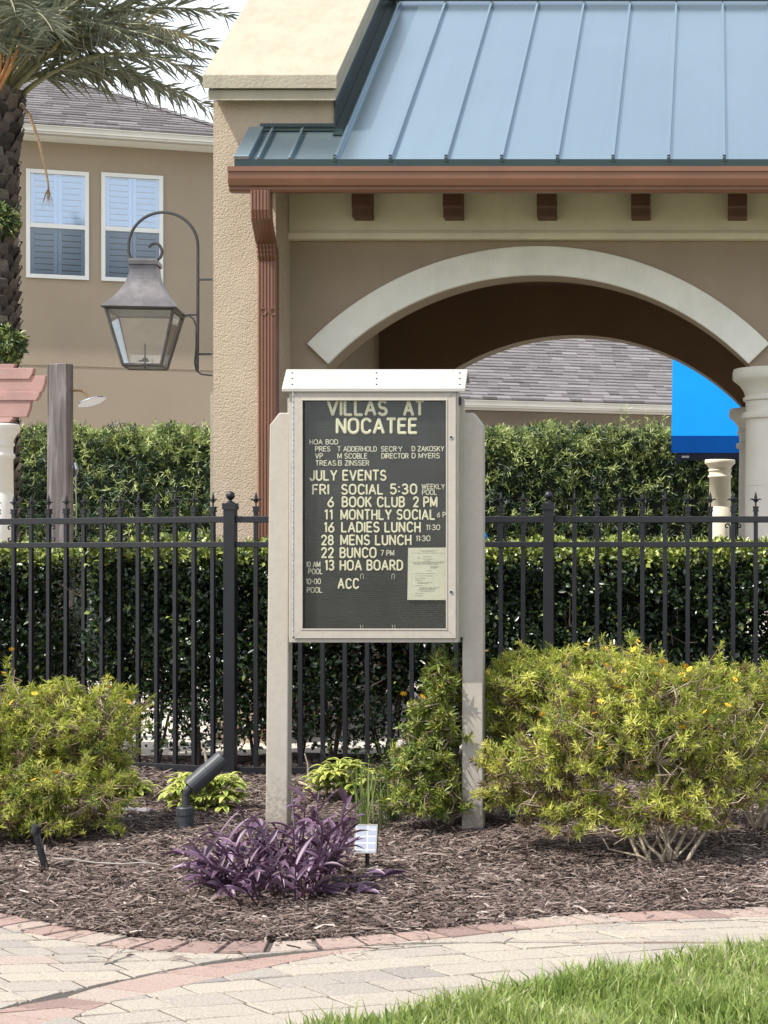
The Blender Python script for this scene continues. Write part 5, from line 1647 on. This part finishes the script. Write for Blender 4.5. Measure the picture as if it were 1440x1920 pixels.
# purple heart
pb = G(538, 1690)
pp_ = thing('purple_plant', 'sprawling purple leaved plant at the foot of the left sign post', 'plant', pb)
mb = MB(); st = MB()
for i in range(125):
    a = random.random() * 2 * math.pi; r = math.sqrt(random.random())
    b = pb + Vector((.33 * r * math.cos(a), .40 * r * math.sin(a) + .22, 0.0))
    if b.x > X(616, b.y): continue
    ln = random.uniform(.13, .43) * (1.25 - .6 * r)
    out = Vector((math.cos(a) * (.25 + .85 * r) , math.sin(a) * (.2 + .7 * r), random.uniform(.6, 1.6))).normalized()
    tip = b + out * ln
    st.tube([b + Vector((0, 0, -.01)), b + out * ln * .5 + Vector((0, 0, .02)), tip], [.005, .0045, .0035], 5, val=.2)
    for k in range(random.randint(4, 6)):
        t = .35 + .65 * k / 5
        c = b + out * ln * t
        ang = random.random() * 6.28
        dv = (out * .6 + Vector((math.cos(ang), math.sin(ang), random.uniform(.1, .6))) * .8)
        base_v = min(.9, max(.05, random.gauss(.45, .2)))
        if random.random() < .07: base_v = random.uniform(.93, 1.0)
        blade_leaf(mb, c, dv, random.choice([.7, 1, 1, 1.1]) * random.uniform(.10, .17), random.uniform(.016, .030), random.uniform(.1, 1.6), .35, 6, (base_v, max(0, base_v - .15)), random.gauss(0, .4))
for (px, py, dx) in ((345, 1617, -.02), (375, 1640, 0), (425, 1668, 0), (660, 1680, 0), (722, 1655, .05), (455, 1680, 0), (600, 1690, .0), (672, 1690, .03), (385, 1660, -.02)):
    c = G(px, py) + Vector((0, 0, .03))
    st.tube([pb + Vector((0, .05, .0)), (c + pb) / 2 + Vector((0, 0, .05)), c], .0045, 5, val=.2)
    for k in range(6):
        ang = random.random() * 6.28
        blade_leaf(mb, c, (math.cos(ang), math.sin(ang), .5), random.uniform(.08, .13), .026, 1.0, .35, 6, (random.uniform(.4, .8), .4), random.gauss(0, .4))
mb.build('foliage', M['purple'], pp_, smooth=True)
st.build('stem', M['purple'], pp_)

# strappy grass clump
sb = G(695, 1555)
sg = thing('strap_leaf_plant', 'thin clump of upright strap leaves behind the solar light', 'plant', sb)
mb = MB()
for i in range(34):
    c = sb + Vector((random.gauss(0, .05), random.gauss(0, .05), 0))
    blade_leaf(mb, c, (random.gauss(0, .16), random.gauss(0, .14), 1), random.uniform(.20, .40), random.uniform(.007, .012), random.uniform(0, .35), .2, 7, (random.random(), random.random()))
for (px, py) in ((600, 1385), (672, 1390), (655, 1420)):
    q = P(px, py, sb.y); dv = q - sb
    blade_leaf(mb, sb + Vector((random.gauss(-.04, .02), 0, 0)), dv, dv.length * 1.02, .014, .05, .2, 8, (.3, .5))
mb.build('foliage', M['strap'], sg, smooth=True)
# wiry sprigs
wb = G(738, 1540)
wp = thing('wiry_plant', 'thin wiry green plant with tiny leaves beside the strap leaves', 'plant', wb)
mb = MB(); q, t_, n_ = [], [], []
for i in range(26):
    tp = P(random.uniform(668, 778), random.uniform(1375, 1500), wb.y + random.uniform(-.1, .1))
    pts = [wb + Vector((random.gauss(0, .03), random.gauss(0, .03), -.01)), (wb + tp) / 2 + Vector((random.gauss(0, .03), 0, .03)), tp]
    mb.tube(pts, [.003, .0025, .0012], 4)
    for k in range(26):
        u = random.uniform(.25, 1); c = pts[0].lerp(pts[1], u * 2) if u < .5 else pts[1].lerp(pts[2], u * 2 - 1)
        q.append(c); t_.append((random.gauss(0, 1), random.gauss(0, 1), random.gauss(.5, .6))); n_.append((random.gauss(0, .5), -.3, 1))
mb.build('stem', M['strap'], wp)
leaves('foliage', np.array([tuple(a) for a in q]), np.array(t_), np.array(n_), .028, .009, np.clip(rng.normal(.5, .2, len(q)), 0, 1), M['green_bush'], wp)

# ------------------------------------------------------------------ garden lights, cable, pipe
sb0 = G(347, 1561)
sp = thing('garden_spotlight', 'charcoal bullet spotlight tilted up on a short riser', 'spotlight', sb0)
D_ = sb0.y; s_ = D_ / F
mb = MB()
mb.lathe((sb0.x, D_, -.01), [(14.5 * s_, 0), (15 * s_, .02), (15.6 * s_, (1561 - 1526) * s_), (16.5 * s_, (1561 - 1524) * s_), (16.5 * s_, (1561 - 1511) * s_), (15 * s_, (1561 - 1509) * s_)], 20)
mb.build('base', M['black_plastic'], sp)
mb = MB()
mb.tube([(sb0.x + .002, D_, (1561 - 1510) * s_), (sb0.x + .003, D_, (1561 - 1484) * s_)], 7 * s_, 12)
mb.tube([P(349, 1490, D_), P(352, 1482, D_), P(358, 1477, D_), P(364, 1471, D_)], [7.5 * s_, 8.2 * s_, 8.2 * s_, 7.5 * s_], 10)
mb.build('riser', M['black_plastic'], sp)
mb = MB()
a_, b_ = P(357, 1476, D_), P(418, 1422, D_ + .06)
dv = (b_ - a_).normalized()
mb.tube([a_ - dv * .004, a_ + dv * .001, a_ + (b_ - a_) * .55, a_ + (b_ - a_) * .56, b_], [15 * s_, 17.5 * s_, 17.8 * s_, 17.2 * s_, 17.2 * s_], 20)
mb.tube([b_, b_ + dv * .004], [16.5 * s_, 16 * s_], 20)
mb.build('lamp_head', M['black_plastic'], sp)

g0 = G(690, 1640)
so_ = thing('solar_light', 'small solar panel on a stake beside the purple plant', 'solar light', g0)
D_ = g0.y; s_ = D_ / F
cx_, cz_ = X(687, D_), Z(1573, D_)
nrm = Vector((-.05, -1, .22)).normalized(); ux = Vector((1, -.05, 0)).normalized(); uz = ux.cross(nrm) * -1
if uz.z < 0: uz = -uz
c0 = Vector((cx_, D_, cz_))
mb = MB(); mb.obox(c0, ux * 21.5 * s_, nrm * .012, uz * 27 * s_)
mb.build('housing', M['dark_metal'], so_, bevel=.003)
mb = MB(); 
for a, b, cc, d in ((-1, 1, .92, 1.0), (-1, 1, -1.0, -.92), (-1.0, -.9, -.915, .915), (.9, 1.0, -.915, .915)):
    mb.obox(c0 + nrm * .0135 + ux * 21.5 * s_ * (a + b) / 2 + uz * 27 * s_ * (cc + d) / 2, ux * 21.5 * s_ * (b - a) / 2, nrm * .0015, uz * 27 * s_ * (d - cc) / 2)
mb.build('bezel', M['sign_white'], so_)
mb = MB(); mb.obox(c0 + nrm * .0132, ux * 21.5 * s_ * .895, nrm * .001, uz * 27 * s_ * .91)
mb.build('solar_panel', M['solar'], so_)
mb = MB()
mb.tube([c0 - nrm * -.0 + Vector((0, .02, -.03)), (cx_, D_ + .02, .10), (cx_, D_ + .02, -.05)], .0095, 8)
mb.tube([c0 + Vector((-.05, .02, .0)), c0 + Vector((-.105, .02, -.005))], .010, 8)
mb.build('stake', M['dark_metal'], so_)

g0 = G(78, 1632)
sk = thing('spike_light', 'black ground spike with a dangling cable beside the left bush', 'spike light', g0)
D_ = g0.y
mb = MB()
mb.tube([P(84, 1632, D_), P(76, 1600, D_), P(70, 1572, D_), P(66, 1556, D_)], [.010, .014, .016, .013], 8)
mb.tube([P(66, 1562, D_), P(70, 1548, D_)], [.024, .022], 10)
mb.build('spike', M['dark_metal'], sk)
mb = MB()
mb.tube([P(73, 1562, D_ - .01), P(80, 1590, D_ - .02), P(86, 1612, D_ - .01), P(92, 1630, D_)], .004, 6)
mb.build('cable', M['dark_metal'], sk)
pts = [G(92, 1630), G(130, 1634), G(180, 1636), G(230, 1640), G(270, 1641), G(300, 1641)]
mb = MB(); mb.tube([p + Vector((0, 0, .052 + .008 * math.sin(i * 2))) for i, p in enumerate(pts)], .0036, 6)
tag(mb.build('garden_cable', M['wire']), 'pale thin cable lying on the mulch beside the black spike', 'cable')
pts = [G(207, 1534), G(225, 1530.5), G(250, 1530), G(284, 1533)]
mb = MB(); mb.tube([p + Vector((0, 0, .034)) for p in pts], .016, 8)
tag(mb.build('drip_pipe', M['pipe']), 'short grey violet pipe half buried in mulch near the left bush', 'pipe')
def stick(label, pts, r=.009):
    mb = MB(); n = len(pts)
    mb.tube(pts, [r * (1 - .6 * i / (n - 1)) for i in range(n)], 6)
    tag(mb.build('dead_stick', M['bark']), label, 'stick')
g_ = G(385, 1470)
stick('dead pale stick standing behind the spotlight', [g_ + Vector((0, 0, -.02)), P(388, 1432, g_.y), P(384, 1408, g_.y), P(379, 1402, g_.y)], .014)
g_ = G(586, 1478)
stick('crooked dead stick standing right of the left sign post', [g_ + Vector((0, 0, -.02)), P(578, 1452, g_.y), P(577, 1432, g_.y), P(571, 1412, g_.y)], .009)
stick('dead stick lying on mulch behind the purple plant', [G(562, 1473) + Vector((0, 0, .02)), G(575, 1482) + Vector((0, 0, .035)), G(595, 1495) + Vector((0, 0, .03))], .010)

# ------------------------------------------------------------------ things beyond the hedge
# outdoor shower post
SHD = 14.6
shp = thing('shower_post', 'weathered grey wooden post carrying an outdoor shower head', 'shower', (X(113, SHD), SHD, 0))
mb = MB()
hw = 18.5 * SHD / F
mb.add([], [])
levels = []
nseg = 14
vs, fs = [], []
for i in range(nseg + 1):
    z = (Z(682, SHD)) * i / nseg
    j = .004
    for a, b in ((-1, -1), (1, -1), (1, 1), (-1, 1)):
        vs.append((X(113, SHD) + a * hw + random.uniform(-j, j) * .6, SHD + b * hw + random.uniform(-j, j) * .6, z + (random.uniform(-.01, .01) if i == nseg else 0)))
for i in range(nseg):
    for k in range(4): fs.append((i*4+k, i*4+(k+1) % 4, (i+1)*4+(k+1) % 4, (i+1)*4+k))
fs.append(tuple(range(nseg*4, nseg*4+4)))
mb.add(vs, fs)
mb.build('post', M['wood'], shp, bevel=.008)
mb = MB()
mb.tube([P(134, 732, SHD), P(152, 732, SHD), P(159, 736, SHD), P(165, 744, SHD), P(170, 750, SHD)], .011, 8)
arm = mb.build('shower_arm', M['brass'], shp)
mb = MB()
c = P(172, 752.5, SHD); dn = Vector((.34, -.1, -.94)).normalized()
u1 = dn.orthogonal().normalized(); u2 = dn.cross(u1)
prof = [(.012, -.025), (.02, -.012), (.06, -.004), (.112, .0), (.114, .008), (.10, .010)]
vs, fs = [], []
for r, h in prof:
    for k in range(24):
        t_ = 2 * math.pi * k / 24; vs.append(c + (u1 * math.cos(t_) + u2 * math.sin(t_)) * r + dn * h)
for i in range(len(prof) - 1):
    for k in range(24): fs.append((i*24+k, i*24+(k+1) % 24, (i+1)*24+(k+1) % 24, (i+1)*24+k))
fs += [tuple(range(24))[::-1], tuple(range((len(prof)-1)*24, len(prof)*24))]
mb.add(vs, fs); mb.build('shower_head', M['chrome'], shp)
mb = MB()
mb.tube([P(140, 868, SHD), P(143, 880, SHD), P(142, 892, SHD)], [.016, .020, .010], 8)
mb.tube([P(142, 892, SHD), P(143, 960, SHD), P(142, 1005, SHD)], .004, 6)
mb.tube([P(134, 875, SHD), P(142, 875, SHD)], .008, 6)
mb.build('valve', M['chrome'], shp)

# pergola: white column with faded pink boards
PGD = 16.4
pg = thing('pergola', 'white column carrying faded pink wooden boards at the left edge', 'pergola', (X(-6, PGD), PGD, 0))
column(X(-6, PGD), PGD, pg, Z(795, PGD), 0.145, M['white_paint'], cap=.75)
for i, (px1, y0_, y1_) in enumerate(((30, 682, 698), (66, 690, 712), (88, 704, 736), (78, 734, 752), (60, 750, 783), (28, 782, 793))):
    mb = MB()
    mb.prism_y([(X(-260, PGD), Z(y1_ - .6, PGD)), (X(px1 - 8, PGD), Z(y1_ - .6, PGD)), (X(px1 - 2, PGD), Z((y0_ + y1_) / 2, PGD)), (X(px1, PGD), Z(y0_ + 1, PGD)), (X(-260, PGD), Z(y0_ + 1, PGD))], PGD - .03 - .012 * (i % 2), PGD + .03)
    mb.build('board', M['pink'], pg, bevel=.004)

# palm
PMD = 17.4
ptx = X(-12, PMD)
palm = thing('palm_tree', 'date palm with rough grey trunk and long arching fronds at the left', 'palm tree', (ptx, PMD, 0))
ztr = Z(195, PMD)
mb = MB()
def trunk_r(z): return .215 + .06 * max(0, min(1, (z - Z(330, PMD)) / (ztr - Z(330, PMD)))) 
mb.lathe((ptx, PMD, 0), [(trunk_r(ztr * i / 24) * .92, ztr * i / 24) for i in range(25)], 18, val=.2)
z = .1; row = 0
while z < ztr:
    for k in range(11):
        a = 2 * math.pi * (k + .5 * (row % 2)) / 11 + random.gauss(0, .05)
        r = trunk_r(z)
        o_ = Vector((math.cos(a), math.sin(a), 0)); s_ = Vector((-math.sin(a), math.cos(a), 0))
        b = Vector((ptx, PMD, z)) + o_ * r * .9
        lh = random.uniform(.10, .15); lw = .078; pr_ = random.uniform(.035, .075)
        top_ = b + Vector((0, 0, lh)) + o_ * pr_
        mb.add([b - s_ * lw, b + s_ * lw, top_ + s_ * lw * .55, top_ - s_ * lw * .55, b - Vector((0, 0, .07)) + o_ * .01, top_ + Vector((0, 0, .012)) - o_ * .03],
               [(0, 4, 1), (0, 1, 2, 3), (3, 2, 5)], min(1, max(0, random.gauss(.5, .25))))
    z += .083; row += 1
mb.build('trunk', M['palm_boot'], palm)
def frond(tgt, sag, rise, n_leaf=54, len_leaf=.43, seed=0, plane_tw=0.0):
    c0 = Vector((ptx, PMD, ztr)) + Vector((random.uniform(.02, .14), random.uniform(-.12, .12), random.uniform(-.05, .2)))
    t_ = Vector(tgt)
    ctrl = c0 + (t_ - c0) * .45 + Vector((0, 0, rise))
    bez = lambda u: c0 * (1-u)**2 + ctrl * 2*u*(1-u) + t_ * u*u
    pts = [bez(i / 16) for i in range(17)]
    mb = MB(); mb.tube(pts, [.032 * (1 - .88 * i / 16) for i in range(17)], 6)
    fr = mb.build('frond', M['petiole'], palm, smooth=True)
    q, T, N, L_, v = [], [], [], [], []
    fv = random.gauss(.55, .15)
    for i in range(n_leaf):
        u = .20 + .80 * i / (n_leaf - 1)
        p = bez(u); tg = (bez(min(1, u + .01)) - bez(u - .01)).normalized()
        sd = tg.cross(Vector((0, 0, 1))).normalized(); up_ = sd.cross(tg).normalized()
        for s in (-1, 1):
            for rep in range(1):
                el = random.gauss(.0, .42)
                d_ = (tg * random.uniform(.55, .95) + sd * s * random.uniform(.6, 1) + up_ * el).normalized()
                q.append(p); T.append(d_); N.append(up_ + sd * random.gauss(0, .5))
                L_.append(len_leaf * (.55 + .45 * math.sin(math.pi * min(1, .25 + u * .72))) * random.uniform(.8, 1.1)); v.append(min(1, max(0, fv + random.gauss(0, .15))))
    leaves('leaflet', np.array([tuple(a) for a in q]), np.array([tuple(a) for a in T]), np.array([tuple(a) for a in N]), np.array(L_), .0098, np.array(v), M['palm'], fr, .25, .22, mid=.35)
TG = [((395, 205), .30, .55), ((392, 150), .0, .75), ((408, 92), .0, .75), ((425, 28), 0, .7), ((440, -40), 0, .6), ((370, 110), 0, .8), ((330, 60), 0, .7), ((250, -30), 0, .5), ((185, 120), 0, 1.0), ((190, 60), 0, .8),
      ((330, 180), 0, .55), ((260, 85), 0, .85), ((120, -120), 0, .3), ((60, -160), 0, .2), ((-60, -160), 0, .2), ((-180, -60), 0, .4), ((-260, 60), 0, .6), ((-330, 160), 0, .6), ((150, -60), 0, .55), ((300, -60), 0, .55), ((90, 30), 0, .9)]
for i, ((px, py), sg_, rs) in enumerate(TG):
    D2 = PMD + (random.uniform(-.9, 1.2))
    frond(P(px, py, D2), sg_, rs)
for (px, py, D2) in ((100, 60, PMD - 1.9), (30, 30, PMD - 1.6), (-80, 110, PMD - 1.7), (120, 10, PMD + 2.0)):
    frond(P(px, py, D2), 0, .9)
# orange fruit stalks and a hanging spent spadix
mb = MB()
for (px, py) in ((38, 30), (22, -40), (12, 0), (5, 60), (45, 60)):
    mb.tube([Vector((ptx + .08, PMD - .2, ztr + .0)), P((px - 6) * .5, (py + 195) * .5, PMD - .4), P(px, py, PMD - .5)], [.02, .016, .008], 6)
mb.build('fruit_stalk', M['petiole_orange'], palm)
mb = MB()
mb.tube([P(40, 196, PMD - .15), P(55, 215, PMD - .25), P(72, 262, PMD - .3), P(84, 310, PMD - .3), P(91, 350, PMD - .3)], [.018, .017, .014, .012, .010], 7)
e_ = P(91, 350, PMD - .3)
for i in range(22):
    a = random.gauss(0, .22); b = random.gauss(0, .2); l = random.uniform(.08, .21)
    p1 = e_ + Vector((a * l * .6, b * l, -l * .5)); p2 = e_ + Vector((a * l * 1.2, b * l, -l)) + Vector((random.gauss(0, .01), 0, 0))
    mb.tube([e_, p1, p2], [.003, .002, .001], 4)
mb.build('spent_flower_stalk', M['brass'], palm)
# fern clumps growing on the trunk
def clump(label, px, py, rx, rz, n):
    c = P(px, py, PMD - .22)
    th = tag(leaves('trunk_fern', *clump_pts(c, rx, rz, n), M['tall_hedge'], None, .2, .15, loc=tuple(c)), label, 'fern', 'fern clumps on the palm trunk')
def clump_pts(c, rx, rz, n):
    d = rand_dirs(n); p = np.array(c) + d * np.array([[rx, .16, rz]]) * (rng.random((n, 1)) ** .4)
    T = norm(d + rand_dirs(n) * .8 + np.array([[0, 0, -.2]])); N = norm(d + rand_dirs(n) * .5 + np.array([[0, 0, .4]]))
    return p, T, N, .05 + .04 * rng.random(n), .018 + .01 * rng.random(n), np.clip(rng.normal(.66, .2, n), 0, 1)
clump('lower, larger clump of green fern on the palm trunk above the pink boards', 12, 645, .16, .16, 700)
clump('upper clump of yellowish fern on the palm trunk beside the left window', 4, 410, .14, .14, 480)

# blue awning and the free column in front of it
AD = 21.05
aw = thing('awning', 'bright blue canvas awning with darker valance seen through the arch', 'awning', (X(1370, AD), AD, 0))
xa, xb = X(1259, AD), X(1560, AD)
za, zv, zt2 = Z(817, AD), Z(849, AD), Z(560, AD + .85)
mb = MB()
mb.prism_x([(AD, za), (AD + .85, zt2), (AD + .85, zt2 - .02), (AD + .02, za - .02)], xa, xb)
mb.build('canopy', M['blue'], aw)
mb = MB(); mb.box(xa, xb, AD - .006, AD + .002, zv, za - .002)
mb.prism_x([(AD + .01, zv), (AD + .01, za - .025), (AD + .85, zt2 - .05), (AD + .85, zt2 - .25)], xa + .001, xa + .006)
mb.build('valance', M['blue_dark'], aw)
mb = MB()
mb.box(xa + .05, xb, AD + .05, AD + .13, Z(862, AD), zv + .01)
for px in (1358, 1520): mb.box(X(px, AD) - .03, X(px, AD) + .03, AD + .055, AD + .115, 0, Z(862, AD) - .001)
mb.box(xa + .05, xa + .10, AD + .132, AD + .84, Z(862, AD), zv)
mb.build('frame', M['navy'], aw)
mb = MB()
mb.box(X(1278, AD), X(1292, AD), AD + .046, AD + .049, Z(858, AD), Z(854, AD))
mb.build('maker_plate', M['steel'], aw)
CD = 20.7
fc_ = thing('garden_column', 'short cream column standing alone below the blue awning', 'column', (X(1350, CD), CD, 0))
column(X(1350, CD), CD, fc_, Z(862, CD), 0.128, M['cream'], cap=.5)

# blue domed bin peeking over the hedge
BDp = 13.9
bn = thing('domed_bin', 'blue domed bin peeking over the low hedge by the right sign post', 'bin', (X(893, BDp), BDp, 0))
zb3 = Z(1012, BDp)
mb = MB(); mb.lathe((X(893, BDp), BDp, 0), [(.075, 0), (.085, .3), (.09, zb3 - .02), (.093, zb3 - .01), (.093, zb3)], 20)
mb.build('body', M['blue_dark'], bn, smooth=True)
mb = MB(); mb.lathe((X(893, BDp), BDp, zb3 + .001), [(.094 * math.cos(t), .075 * math.sin(t)) for t in np.linspace(0, 1.5, 10)], 20)
mb.build('lid', M['blue'], bn, smooth=True)
